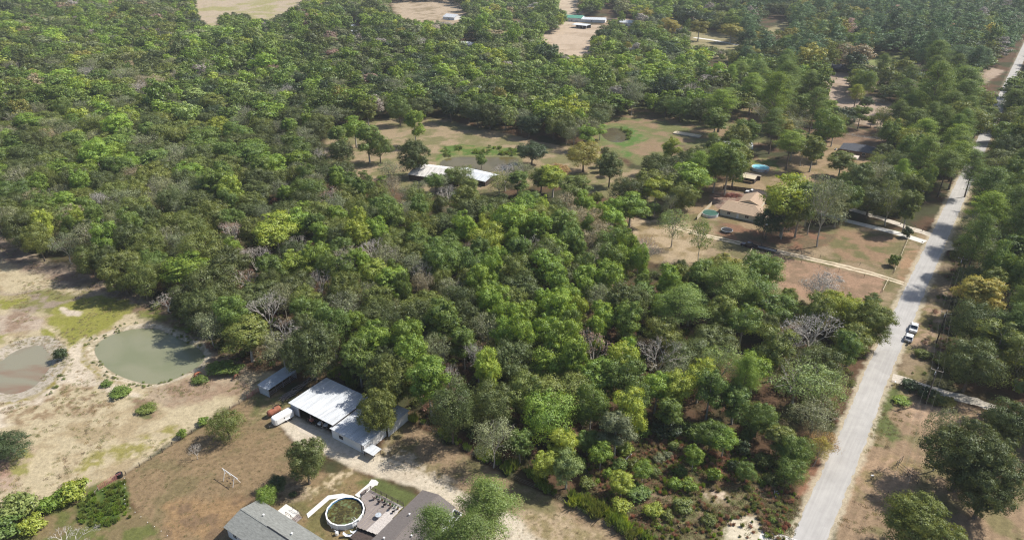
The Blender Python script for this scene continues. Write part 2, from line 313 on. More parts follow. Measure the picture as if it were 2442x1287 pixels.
def build_ground():
    ys = [-400, -200, -60, 10, 45]
    y = 62.0
    while y < 1300: ys.append(y); y += max(0.38, y * y / (CAMH * 720.0) * 0.55)
    ys += [1400, 1600, 2000, 2800, 4000, 7000, 11000]
    ys = np.array(ys); us = list(np.linspace(-1, 1, 560))
    us = [-9, -4, -2.4, -1.7, -1.35, -1.15] + us + [1.15, 1.35, 1.7, 2.4, 4, 9]
    us = np.array(us); hw = 24 + np.clip(ys, 50, None) * 0.80
    X = us[None, :] * hw[:, None]; Y = np.repeat(ys[:, None], len(us), 1)
    n, m = X.shape; x = X.ravel(); y = Y.ravel()
    wx = x + 0 * x; z = np.zeros_like(x)
    # base: forest floor
    def lerp(a, b, t): return np.array(a)[None, :] * (1 - t[:, None]) + np.array(b)[None, :] * t[:, None]
    nz = fbm(x, y, 9, 4); nz2 = fbm(x, y, 3, 4, 5.0)
    st = lambda v, a, b: np.clip((v - a) / (b - a), 0, 1)
    C = lerp((.115, .07, .042), (.06, .062, .028), st(nz, .38, .62))
    C = C * (0.75 + 0.5 * nz2[:, None])
    wob = fbm(x, y, 5, 4, 2.2) - 0.5; wob2 = fbm(x, y, 1.6, 3, 8.8) - 0.5
    for k, (poly, ca, cb, ps, soft, amp, bias) in enumerate(Z):
        wp = wpoly(poly); a = np.array(wp); lo = a.min(0) - 8; hi = a.max(0) + 8
        s = (x > lo[0]) & (x < hi[0]) & (y > lo[1]) & (y < hi[1])
        if not s.any(): continue
        xs_, ys_ = x[s], y[s]
        sd = sdist(wp, xs_, ys_) + (wob[s] * 1.6 + wob2[s] * 1.0) * amp
        wgt = st(sd, -soft / 2, soft / 2)
        f = fbm(xs_, ys_, ps, 5, 3.1 * k + 1)
        cc = lerp(cb, ca, st(f + bias, .42, .58))
        cc = cc * (0.86 + 0.28 * fbm(xs_, ys_, 1.4, 3, 40.0 + k)[:, None])
        C[s] = C[s] * (1 - wgt[:, None]) + cc * wgt[:, None]
    # mower / tyre arcs on the near lawn
    cx, cy = P(560, 1190).xy
    s = (y < 135) & (y > 80) & (x < -30) & (x > -95)
    rr = np.hypot(x[s] - cx, (y[s] - cy) * 1.15) + 2.2 * fbm(x[s], y[s], 12, 2, 7)
    lawn = sdist(wpoly(Z[19][0]), x[s], y[s]) > 0.3
    C[s] *= np.where(lawn, 1 + 0.09 * np.sin(rr * 2 * math.pi / 1.9 + 5 * fbm(x[s], y[s], 4, 2, 13)) * (fbm(x[s], y[s], 6, 3, 3) * 2.4 - .5).clip(0, 1), 1)[:, None]
    # tracks beside the road lot
    s = (x > 60) & (x < 140) & (y > 85) & (y < 140)
    u = (x[s] * math.sin(R(54)) - y[s] * math.cos(R(54))) + 1.5 * fbm(x[s], y[s], 14, 2, 9)
    C[s] *= (1 + 0.10 * np.sin(u * 2 * math.pi / 2.1) * fbm(x[s], y[s], 7, 3, 4) * 1.5)[:, None]
    # sandy verge on both sides of the road
    s = y > 20
    sd = sdist(ROADPOLY, x[s], y[s]) + 1.1 + wob2[s] * 1.8
    wg = st(sd, -.3, .5) * np.where(y[s] > 300, .3, .85)
    C[s] = C[s] * (1 - wg[:, None]) + np.array((.50, .43, .31)) * wg[:, None]
    # pond basins
    for nm, pd in PONDS.items():
        a = np.array(pd); s = (x > a[:, 0].min() - 9) & (x < a[:, 0].max() + 9) & (y > a[:, 1].min() - 9) & (y < a[:, 1].max() + 9)
        sd = sdist(pd, x[s], y[s]); bw = {'big': 2.1, 'left': 4.5, 'mid': 2, 'algae': 2}[nm]
        t = np.clip((sd + bw) / bw, 0, None); zz = -0.45 * np.minimum(t, 1) ** 1.6 - np.clip(sd * .25, 0, 1.2)
        z[s] = np.minimum(z[s], zz)
        bank = {'big': (.50, .43, .32), 'left': (.44, .385, .31), 'mid': (.2, .2, .09), 'algae': (.13, .16, .06)}[nm]
        sd2 = sd + wob2[s] * 1.6 + wob[s] * 1.0
        g = st(sd2, -bw, -bw + .5); spk = st(fbm(x[s], y[s], .8, 3, 77), .52, .62) * .6
        bc = lerp(bank, (.22, .19, .10), spk)
        C[s] = C[s] * (1 - g[:, None]) + bc * g[:, None]
        g = st(sd, -.35, .1); C[s] = C[s] * (1 - g[:, None] * .55)       # wet margin
    I = np.arange(n * m).reshape(n, m)
    F = np.stack([I[:-1, :-1], I[:-1, 1:], I[1:, 1:], I[1:, :-1]], -1).reshape(-1, 4)
    m_, t, b = new_mat('ground_soil'); N, L = t.nodes, t.links; b.inputs['Roughness'].default_value = 0.95; b.inputs['Specular IOR Level'].default_value = 0.1
    at = N.new('ShaderNodeAttribute'); at.attribute_name = 'soil'
    tc = N.new('ShaderNodeTexCoord')
    n1 = N.new('ShaderNodeTexNoise'); n1.inputs['Scale'].default_value = 1.3; n1.inputs['Detail'].default_value = 8; n1.inputs['Roughness'].default_value = .75
    n2 = N.new('ShaderNodeTexNoise'); n2.inputs['Scale'].default_value = 6; n2.inputs['Detail'].default_value = 5
    L.new(tc.outputs['Object'], n1.inputs['Vector']); L.new(tc.outputs['Object'], n2.inputs['Vector'])
    r1 = N.new('ShaderNodeMapRange'); r1.inputs[1].default_value = .3; r1.inputs[2].default_value = .7; r1.inputs[3].default_value = .68; r1.inputs[4].default_value = 1.28
    r2 = N.new('ShaderNodeMapRange'); r2.inputs[1].default_value = .3; r2.inputs[2].default_value = .7; r2.inputs[3].default_value = .82; r2.inputs[4].default_value = 1.18
    L.new(n1.outputs['Fac'], r1.inputs[0]); L.new(n2.outputs['Fac'], r2.inputs[0])
    mu = N.new('ShaderNodeMath'); mu.operation = 'MULTIPLY'; L.new(r1.outputs[0], mu.inputs[0]); L.new(r2.outputs[0], mu.inputs[1])
    vm = N.new('ShaderNodeVectorMath'); vm.operation = 'SCALE'; L.new(at.outputs['Color'], vm.inputs[0]); L.new(mu.outputs[0], vm.inputs['Scale'])
    L.new(vm.outputs[0], b.inputs['Base Color'])
    bp = N.new('ShaderNodeBump'); bp.inputs['Strength'].default_value = .5; bp.inputs['Distance'].default_value = .12; L.new(n1.outputs['Fac'], bp.inputs['Height']); L.new(bp.outputs[0], b.inputs['Normal'])
    me = np_mesh('ground', np.stack([x, y, z], -1), F, [m_], {'soil': ('FLOAT_COLOR', np.concatenate([np.clip(C * .82, .01, .75), np.ones((len(x), 1))], 1))}, smooth=True)
    o = bpy.data.objects.new('ground', me); col.objects.link(o); tag(o, kind='structure')
build_ground()

def sheet(name, poly, z, m, kind='structure', rag=0.0, step=None):
    """a flat laid surface with slightly ragged edges"""
    pts = []
    for i in range(len(poly)):
        a, b = Vector(poly[i]), Vector(poly[(i + 1) % len(poly)]); d = (b - a).length
        k = max(1, int(d / step)) if step else 1
        for j in range(k):
            p = a.lerp(b, j / k); q = Vector(((b - a).y, -(b - a).x)).normalized() * (random.uniform(-1, 1) * rag)
            pts.append(p + q)
    mb = MB(); mb.add([(p.x, p.y, z) for p in pts], [tuple(range(len(pts)))])
    o = mb.build(name, m); tag(o, kind=kind); return o
def ribbon(name, pts, w, z, m, rag=.12, step=1.5):
    """strip made of quads along a centre line"""
    P2 = []
    for i in range(len(pts) - 1):
        a, b = Vector(pts[i]), Vector(pts[i + 1]); k = max(1, int((b - a).length / step)) if (b - a).length < 400 else 4
        P2 += [a.lerp(b, j / k) for j in range(k)]
    P2.append(Vector(pts[-1])); mb = MB(); vs = []
    for i, p in enumerate(P2):
        d = (P2[min(i + 3, len(P2) - 1)] - P2[max(i - 3, 0)]).normalized(); n = Vector((-d.y, d.x))
        ww = w if not hasattr(w, '__len__') else w[0] + (w[1] - w[0]) * i / len(P2)
        a = p + n * (ww / 2 + random.uniform(-rag, rag)); b = p - n * (ww / 2 + random.uniform(-rag, rag)); vs += [(a.x, a.y, z), (b.x, b.y, z)]
    mb.add(vs, [(2 * i, 2 * i + 1, 2 * i + 3, 2 * i + 2) for i in range(len(P2) - 1)])
    o = mb.build(name, m); tag(o, kind='structure'); return o

M_ROAD = mat('chip_seal', (.375, .36, .34), .9, noise=.10, scale=.22, bump=.1)
def road_wear(m):
    """worn wheel tracks, seams and patches running with the road"""
    t = m.node_tree; N, L = t.nodes, t.links; b = N['Principled BSDF']; src = b.inputs['Base Color'].links[0].from_socket
    tc = N.new('ShaderNodeTexCoord'); mp = N.new('ShaderNodeMapping'); mp.vector_type = 'TEXTURE'; mp.inputs['Rotation'].default_value = (0, 0, math.atan2(rd.y, rd.x)); mp.inputs['Scale'].default_value = (14, .55, 1)
    n = N.new('ShaderNodeTexNoise'); n.inputs['Scale'].default_value = 1; n.inputs['Detail'].default_value = 4; L.new(tc.outputs['Object'], mp.inputs[0]); L.new(mp.outputs[0], n.inputs['Vector'])
    r = N.new('ShaderNodeMapRange'); r.inputs[1].default_value = .35; r.inputs[2].default_value = .65; r.inputs[3].default_value = .92; r.inputs[4].default_value = 1.05; L.new(n.outputs['Fac'], r.inputs[0])
    v = N.new('ShaderNodeTexVoronoi'); v.feature = 'F1'; v.inputs['Scale'].default_value = .16; L.new(tc.outputs['Object'], v.inputs['Vector'])
    r2 = N.new('ShaderNodeMapRange'); r2.inputs[1].default_value = .0; r2.inputs[2].default_value = 1; r2.inputs[3].default_value = .93; r2.inputs[4].default_value = 1.05; L.new(v.outputs['Color'], r2.inputs[0])
    mu = N.new('ShaderNodeMath'); mu.operation = 'MULTIPLY'; L.new(r.outputs[0], mu.inputs[0]); L.new(r2.outputs[0], mu.inputs[1])
    s_ = N.new('ShaderNodeVectorMath'); s_.operation = 'SCALE'; L.new(src, s_.inputs[0]); L.new(mu.outputs[0], s_.inputs['Scale']); L.new(s_.outputs[0], b.inputs['Base Color'])
road_wear(M_ROAD)
M_CONC = mat('concrete', (.58, .56, .52), .85, noise=.10, scale=.6)
M_PATH = mat('white_concrete', (.60, .58, .54), .85, noise=.07, scale=1.0)
M_GRAV = mat('gravel', (.47, .42, .35), .95, noise=.25, scale=1.2, bump=.4)
M_SANDY = mat('sandy_track', (.50, .42, .30), .95, noise=.2, scale=.8, bump=.2)
ribbon('road', RC, 5.5, .008, M_ROAD, .22, 1.0)
ribbon('driveway', wl([(1900,490),(1960,508),(2010,524),(2080,541),(2140,556),(2206,577)]), (3.0, 3.8), .012, M_CONC, .04)
ribbon('driveway', wl([(2005,492),(2060,508),(2120,526),(2170,545),(2224,560)]), (3.2, 4.0), .004, M_GRAV, .35)
for off in (-.95, .95):
    pl = wl([(1600,540),(1690,563),(1790,585),(1880,605),(2000,632),(2090,655),(2156,676)]); n = Vector((.45, .89)).normalized()
    ribbon('dirt_track', [p + n * off for p in pl], 1.05, .005, M_SANDY, .3)
sheet('driveway', wpoly([(2240,548),(2258,572),(2300,586),(2380,596),(2460,606),(2460,620),(2380,612),(2310,600),(2262,596),(2218,620)]), .006, M_SANDY, rag=.3, step=1.5)
ribbon('gravel_path', wl([(2128,900),(2170,912),(2250,938),(2330,958),(2420,990)]), (4, 3), .006, M_GRAV, .4)
ribbon('driveway', wl([(1655,90),(1700,96),(1760,108)]), 5, .01, M_CONC, .3)
sheet('driveway', wpoly([(1822,1262),(1850,1268),(1905,1287),(1900,1330),(1800,1330),(1812,1275)]), .014, M_CONC, rag=.05, step=1)
ribbon('footpath', wl([(733,1230),(784,1186),(820,1181),(846,1187)]), 1.25, .10, M_PATH, .0, 6)
ribbon('footpath', wl([(852,1184),(893,1150)]), 1.5, .106, M_PATH, .0, 6)
sheet('footpath', wpoly([(880,1151),(886,1143),(896,1144),(903,1150),(900,1157),(890,1158)]), .112, M_PATH)
sheet('barn_apron', wpoly([(700,1012),(712,1005),(800,1046),(860,1080),(850,1095),(780,1060),(716,1030)]), .012, mat('packed_gravel', (.46, .40, .32), .95, noise=.2, scale=1), rag=.3, step=1)

# ------------------------------------------------------------------ water
def water(name, poly, z, c, c2, label=None):
    m, t, b = new_mat('water_' + str(len(MC))); MC['w' + str(len(MC))] = m; N, L = t.nodes, t.links
    b.inputs['Roughness'].default_value = .12; b.inputs['IOR'].default_value = 1.33; b.inputs['Specular IOR Level'].default_value = .5
    tc = N.new('ShaderNodeTexCoord'); n = N.new('ShaderNodeTexNoise'); n.inputs['Scale'].default_value = .06; n.inputs['Detail'].default_value = 5; n.inputs['Distortion'].default_value = 1.2
    L.new(tc.outputs['Object'], n.inputs['Vector']); cr = N.new('ShaderNodeValToRGB'); cr.color_ramp.elements[0].position = .42; cr.color_ramp.elements[1].position = .62
    cr.color_ramp.elements[0].color = (*c, 1); cr.color_ramp.elements[1].color = (*c2, 1); L.new(n.outputs['Fac'], cr.inputs[0]); L.new(cr.outputs[0], b.inputs['Base Color'])
    n2 = N.new('ShaderNodeTexNoise'); n2.inputs['Scale'].default_value = 2.5; L.new(tc.outputs['Object'], n2.inputs['Vector'])
    bp = N.new('ShaderNodeBump'); bp.inputs['Strength'].default_value = .08; bp.inputs['Distance'].default_value = .02; L.new(n2.outputs['Fac'], bp.inputs['Height']); L.new(bp.outputs[0], b.inputs['Normal'])
    a = np.array(poly); cx, cy = a.mean(0); q = [((p[0] - cx) * 1.02 + cx, (p[1] - cy) * 1.02 + cy) for p in poly]
    mb = MB(); mb.add([(p[0], p[1], z) for p in q], [tuple(range(len(q)))]); o = mb.build(name, m); tag(o, label, kind='structure'); return o
water('pond_water', PONDS['big'], -.42, (.205, .205, .13), (.17, .18, .105))
water('pond_water', PONDS['left'], -.42, (.22, .205, .145), (.20, .12, .08))
water('pond_water', PONDS['mid'], -.42, (.10, .08, .03), (.13, .105, .045))
water('pond_water', PONDS['algae'], -.42, (.085, .07, .045), (.10, .09, .05))

# ------------------------------------------------------------------ buildings
M_WMETAL = mat('white_sheet_metal', (.50, .52, .54), .6, metal=.0, noise=.24, scale=1.2, spec=.4, streak=(1.6, .12, 1))
M_GMETAL = mat('galvanised_sheet', (.42, .46, .50), .45, noise=.15, scale=.8, spec=.5)
M_OLDMETAL = mat('old_sheet_metal', (.50, .48, .45), .6, noise=.4, scale=.9, streak=(1.5, .3, 1))
M_WSIDE = mat('white_siding', (.66, .67, .68), .7, noise=.05)
M_GSIDE = mat('pale_grey_siding', (.50, .52, .55), .7, noise=.06)
M_SHG = mat('grey_shingles', (.20, .205, .19), .95, noise=.28, scale=1.3, bump=.3, streak=(1, 3, 1))
M_SHB = mat('brown_shingles', (.155, .135, .125), .95, noise=.22, scale=2.0, bump=.3, streak=(3, 1, 1))
M_SHT = mat('tan_shingles', (.36, .265, .185), .95, noise=.15, scale=1.5)
M_SHD = mat('slate_shingles', (.085, .09, .105), .9, noise=.2, scale=1.5)
M_DARK = mat('dark_brown_wood', (.07, .052, .045), .85, noise=.3)
M_WOOD = mat('weathered_wood', (.27, .23, .19), .9, noise=.35, scale=5, streak=(1, .1, 1))
M_GWOOD = mat('grey_deck_wood', (.25, .215, .20), .9, noise=.3, scale=4, streak=(.2, 2, 1))
M_PWOOD = mat('pale_wood', (.50, .43, .31), .9, noise=.2)
M_BRICK = mat('brown_brick', (.24, .155, .115), .9, noise=.2, scale=6)
M_TANW = mat('tan_wall', (.50, .47, .41), .9, noise=.1)
M_CREAM = mat('cream_wall', (.62, .58, .46), .9, noise=.08)
M_GLASS = mat('window_glass', (.03, .035, .045), .15, noise=.1, spec=.8)
M_BLACK = mat('black_plastic', (.018, .018, .02), .5, noise=.2)
M_RUBBER = mat('rubber', (.02, .02, .02), .9, noise=.2)
M_WHITE = mat('white_paint', (.78, .78, .77), .4, noise=.03, spec=.5)
M_STEEL = mat('steel', (.35, .35, .36), .4, metal=.6, noise=.1)
M_DSTEEL = mat('dark_pipe', (.05, .04, .04), .6, noise=.3)
M_REDP = mat('faded_red_paint', (.36, .14, .12), .7, noise=.25)
M_RUST = mat('rust', (.26, .10, .06), .85, noise=.35, scale=2)
M_GREENR = mat('green_sheet_metal', (.09, .27, .19), .5, noise=.1)

def ribbed(q00, q10, q11, q01, n, h=.06, t=.05):
    """ribbed metal sheet roof: quad corners (x along ribs count), ribs run from 00 to 01"""
    mb = MB(); q00, q10, q11, q01 = map(Vector, (q00, q10, q11, q01)); nr = (q10 - q00).cross(q01 - q00).normalized()
    if nr.z < 0: nr = -nr
    prof = []
    for i in range(n):
        for f, z in ((0, 0), (.70, 0), (.78, h), (.92, h)): prof.append(((i + f) / n, z))
    prof.append((1, 0)); vs = []
    for f, z in prof: vs += [q00.lerp(q10, f) + nr * z, q01.lerp(q11, f) + nr * z]
    mb.add(vs, [(2 * i, 2 * i + 2, 2 * i + 3, 2 * i + 1) for i in range(len(prof) - 1)])
    mb.slab([q00 - nr * .012, q10 - nr * .012, q11 - nr * .012, q01 - nr * .012], t); return mb
def window(parent, M, w, h, sill=True):
    """M: matrix, x along wall, y outwards, origin at window centre"""
    f = MB(); b = .07
    for bx in ((-w / 2 - b, -h / 2 - b, w / 2 + b, -h / 2), (-w / 2 - b, h / 2, w / 2 + b, h / 2 + b), (-w / 2 - b, -h / 2, -w / 2, h / 2), (w / 2, -h / 2, w / 2 + b, h / 2), (-.02, -h / 2, .02, h / 2)):
        f.box(bx[0], -.02, bx[1], bx[2], .05, bx[3], M=M)
    o = f.build('window', M_WHITE, parent)
    g = MB(); g.box(-w / 2, -.02, -h / 2, w / 2, .02, h / 2, M=M); g.build('pane', M_GLASS, o)
def wallM(side, u, z, L, W):
    """placement on one of the four walls of a box L(x) x W(y), local frame"""
    if side == 'x+': return Matrix.Translation((L / 2, u, z)) @ Matrix.Rotation(R(-90), 4, 'Z')
    if side == 'x-': return Matrix.Translation((-L / 2, u, z)) @ Matrix.Rotation(R(90), 4, 'Z')
    if side == 'y+': return Matrix.Translation((u, W / 2, z))
    return Matrix.Translation((u, -W / 2, z)) @ Matrix.Rotation(R(180), 4, 'Z')
def house(name, label, cat, c, rz, L, W, wh, rise, mw, mr, hip=0.0, over=.45, wins=(), doors=(), group=None, ribs=0, chim=None, vents=()):
    """ridge along local x"""
    t = empty(name, (c[0], c[1], 0), rz, label, cat, group)
    b = MB(); b.box(-L / 2, -W / 2, 0, L / 2, W / 2, wh); 
    if hip == 0:
        for s in (-1, 1):
            x0, x1 = s * (L / 2 - .12), s * L / 2
            b.add([(x0, -W / 2, wh), (x0, W / 2, wh), (x0, 0, wh + rise), (x1, -W / 2, wh), (x1, W / 2, wh), (x1, 0, wh + rise)], [(0, 1, 2), (3, 5, 4), (0, 2, 5, 3), (1, 4, 5, 2), (0, 3, 4, 1)])
    b.build('wall', mw, t)
    Lo, Wo = L / 2 + over, W / 2 + over; ez = wh - over * rise / (W / 2) + .03; rz_ = wh + rise + .03; hx = Lo - hip
    if ribs:
        for s in (1, -1):
            mb = ribbed((-Lo, s * Wo, ez), (Lo, s * Wo, ez), (Lo, 0, rz_), (-Lo, 0, rz_), ribs); mb.build('roof', mr, t)
        r = t
    else:
        r = MB()
        for s in (1, -1):
            r.slab([(-Lo, s * Wo, ez), (Lo, s * Wo, ez), (hx, 0, rz_), (-hx, 0, rz_)], .12)
        if hip > 0:
            for s in (1, -1): r.slab([(s * Lo, -Wo, ez + .002), (s * Lo, Wo, ez + .002), (s * hx, 0, rz_ + .002)], .12)
        r = r.build('roof', mr, t)
        rc = MB(); rc.box(-hx, -.12, rz_ - .03, hx, .12, rz_ + .05); rc.build('ridge_cap', mr, r)
    for (x, y) in vents:
        v = MB(); zz = rz_ - abs(y) * (rz_ - ez) / Wo; v.tube([(x, y, zz - .05), (x, y, zz + .35)], .09, 8); v.cbox((x, y, zz + .38), (.3, .3, .08)); v.build('roof_vent', M_WHITE, r)
    if chim:
        v = MB(); v.box(chim[0] - .4, chim[1] - .4, wh, chim[0] + .4, chim[1] + .4, rz_ + .8); v.build('chimney', mw, r)
    for (sd, u, z, ww, hh) in wins: window(t, wallM(sd, u, z, L, W), ww, hh)
    for (sd, u) in doors:
        d = MB(); M = wallM(sd, u, 1.02, L, W); d.box(-.45, -.02, -1.02, .45, .05, 1.02, M=M); dd = d.build('door', M_WHITE, t)
        k = MB(); k.box(.3, .05, -.05, .38, .1, .05, M=M); k.build('handle', M_STEEL, dd)
    return t

# grey shingled house at the bottom edge: top corner (-49.9, 98.7)
U = Vector((math.cos(AX), math.sin(AX))); V = Vector((math.sin(AX), -math.cos(AX)))   # V: to the right-near
c = Vector((-49.9, 98.7)) + V * 10.2 - U * 4.15
h1 = house('grey_house', 'long white sided house under a grey shingle roof at the bottom edge', 'house', c, AX - R(90), 19.6, 7.5, 2.75, .95, M_WSIDE, M_SHG, over=.4,
      wins=[('x-', -1.9, 1.6, 1.0, 1.1), ('x-', 2.0, 1.6, 1.0, 1.1), ('y-', -7.6, 1.6, 1.0, 1.2), ('y-', -4.5, 1.6, 1.0, 1.2), ('y-', -1.2, 1.6, 1.0, 1.2), ('y+', -6, 1.7, .9, .9)], doors=[('y+', -1.9)],
      vents=[(-5.4, 1.5), (2.6, 1.4), (5.0, -.9)])
mb = MB(); mb.box(-2.5, -.09, 3.74, 5.5, .09, 3.82); 
for o in h1.children:
    if o.name.startswith('roof'): mb.build('ridge_vent', M_BLACK, o)
# brown shingled house: its far gable corner (-18.05, 101)
c = Vector((-18.05, 100.96)) + V * 4.1 - U * 9.2
h2 = house('brown_roofed_house', 'house with a brown shingle roof beside the pool deck, half under pines', 'house', c, AX, 18.0, 7.4, 2.75, .95, M_TANW, M_SHB, over=.42,
      wins=[('x+', -1.6, 1.6, 1.2, 1.1), ('y+', 3, 1.6, 1.2, 1.1), ('y+', -3.5, 1.6, 1.2, 1.1)], doors=[('y+', 0)], vents=[(2.6, 1.6), (-4.2, 1.9), (-1, -2)])
wire = MB()

# concrete landing and steps by the grey house
def loc2(o, px, py, z=0):
    return P(px, py, z)
t = empty('porch', tuple(P(692, 1226, 0)), AX - R(90), 'white landing with dark railed steps on the back of the grey house', 'porch')
b = MB(); b.box(-2.2, -1.2, 0, 1.6, 1.0, .75); b.build('landing', M_PATH, t)
for k in range(3):
    b = MB(); b.box(1.6 + .35 * k, -.9, 0, 1.95 + .35 * k, .7, .56 - .19 * k); b.build('step', M_GWOOD, t)
for sx in (-.95, .75):
    rl = MB()
    for k, (x, z) in enumerate(((.1, .75), (1.5, .75), (2.7, 0.0))): rl.tube([(x, sx, z), (x, sx, z + .95)], .04, 5)
    rl.tube([(.1, sx, 1.65), (1.5, sx, 1.65), (2.7, sx, .95)], .04, 5); rl.tube([(.1, sx, 1.2), (1.5, sx, 1.2), (2.7, sx, .5)], .03, 5)
    rl.build('handrail', M_DARK, t)

# ---------------- barn
t = empty('barn', tuple(Vector((-52.7, 128.1, 0))), AX - R(90), 'white metal roofed barn with an open front beside the horse trailer', 'barn')
# local x: along the front (V), local y: depth (U)
def qr(x0, y0, x1, y1, zf, zb, n, nm='roof'):
    return ribbed((x0, y0, zf), (x1, y0, zf), (x1, y1, zb), (x0, y1, zb), int(n * .85)).build(nm, M_WMETAL, t)
qr(0, 0, 15.0, 12.0, 3.15, 3.0, 40); qr(14.6, -.9, 24.9, 6.6, 2.85, 2.72, 30); qr(15.02, 6.62, 25.6, 13.6, 2.72, 2.95, 30)
rg = MB(); rg.box(14.9, -.3, 3.08, 15.05, 11.9, 3.24); rg.build('gutter', M_DSTEEL, t)
b = MB()
b.box(.25, .35, 0, .37, 11.7, 2.95); b.box(.37, 11.58, 0, 14.8, 11.7, 2.9); b.box(.37, .35, 0, 3.0, .47, 2.95); b.box(14.7, -.5, 0, 14.82, 11.5, 2.65)
b.build('wall', M_GSIDE, t)
b = MB(); b.box(14.82, -.5, 0, 24.5, -.38, 2.62); b.box(24.5, -.5, 0, 24.62, 6.5, 2.55); b.box(25.1, 6.6, 0, 25.22, 13.3, 2.7); b.box(15.1, 13.3, 0, 25.22, 13.42, 2.8); b.build('wall', M_WSIDE, t)
for x in (3.1, 6.9, 10.7, 14.5):
    p = MB(); p.box(x - .08, .3, 0, x + .08, .46, 2.98); p.build('post', M_GWOOD, t)
for x in (24.0, 24.7):
    p = MB(); p.box(x, -.75, 0, x + .1, -.65, 2.68); p.build('post', M_DARK, t)
d = MB(); d.box(24.62, 2.2, .1, 24.68, 4.6, 2.3); d.build('door', M_WHITE, t)
d = MB(); d.box(17, -.56, .9, 18.2, -.5, 1.8); d.build('window', M_GLASS, t)
r = ribbed((25.0, -1.1, 1.75), (27.9, -1.1, 1.6), (27.9, 1.5, 1.6), (25.0, 1.5, 1.75), 8).build('lean_to_roof', M_WMETAL, t)
for x, y in ((25.2, -1), (27.7, -1), (27.7, 1.3), (25.2, 1.3)):
    p = MB(); p.tube([(x, y, 0), (x, y, 1.65)], .05, 6); p.build('lean_to_post', M_DARK, t)
# ---------------- loafing shed
t = empty('open_shed', tuple(Vector((-59.4, 134.1, 0))), A(2), 'low grey open sided shed with a sheet metal roof left of the barn', 'shed')
ribbed((-.2, 0, 2.25), (-.2, 3.7, 2.5), (9.2, 3.7, 2.5), (9.2, 0, 2.25), 16).build('roof', M_GMETAL, t)
b = MB(); b.box(0, .1, 0, .08, 3.5, 2.25); b.box(.08, 3.42, 0, 9, 3.5, 2.4); b.box(8.92, .1, 0, 9, 3.42, 2.25); b.build('wall', M_GMETAL, t)
for k in range(5):
    p = MB(); p.box(.1 + k * 2.2, .1, 0, .22 + k * 2.2, .22, 2.2); p.build('post', M_GWOOD, t)
for z in (.45, .95, 1.35):
    p = MB(); p.box(.05, .02, z, 9, .09, z + .12); p.build('rail', M_GWOOD, t)
# timber heap
rr = random.Random(4)
for k in range(26):
    s = k / 26; base = Vector(P(676, 950, 0)).lerp(P(748, 900, 0), s) if k % 3 else Vector(P(690, 945, 0))
    L_ = rr.uniform(1.8, 4.5); m = MB(); m.box(-L_ / 2, -.07, -.06, L_ / 2, .07, .06)
    o = m.build('timber', M_GWOOD if k % 2 else M_WOOD)
    o.location = (base.x + rr.uniform(-.7, .7), base.y + rr.uniform(-.6, .6), .08 + .13 * (k % 4)); o.rotation_euler = (rr.uniform(-.2, .2), rr.uniform(-.07, .07), A(rr.uniform(-22, 22)))
    tag(o, 'weathered timber lying in the heap between the shed and the barn', 'timber', 'old timbers in the heap beside the barn')

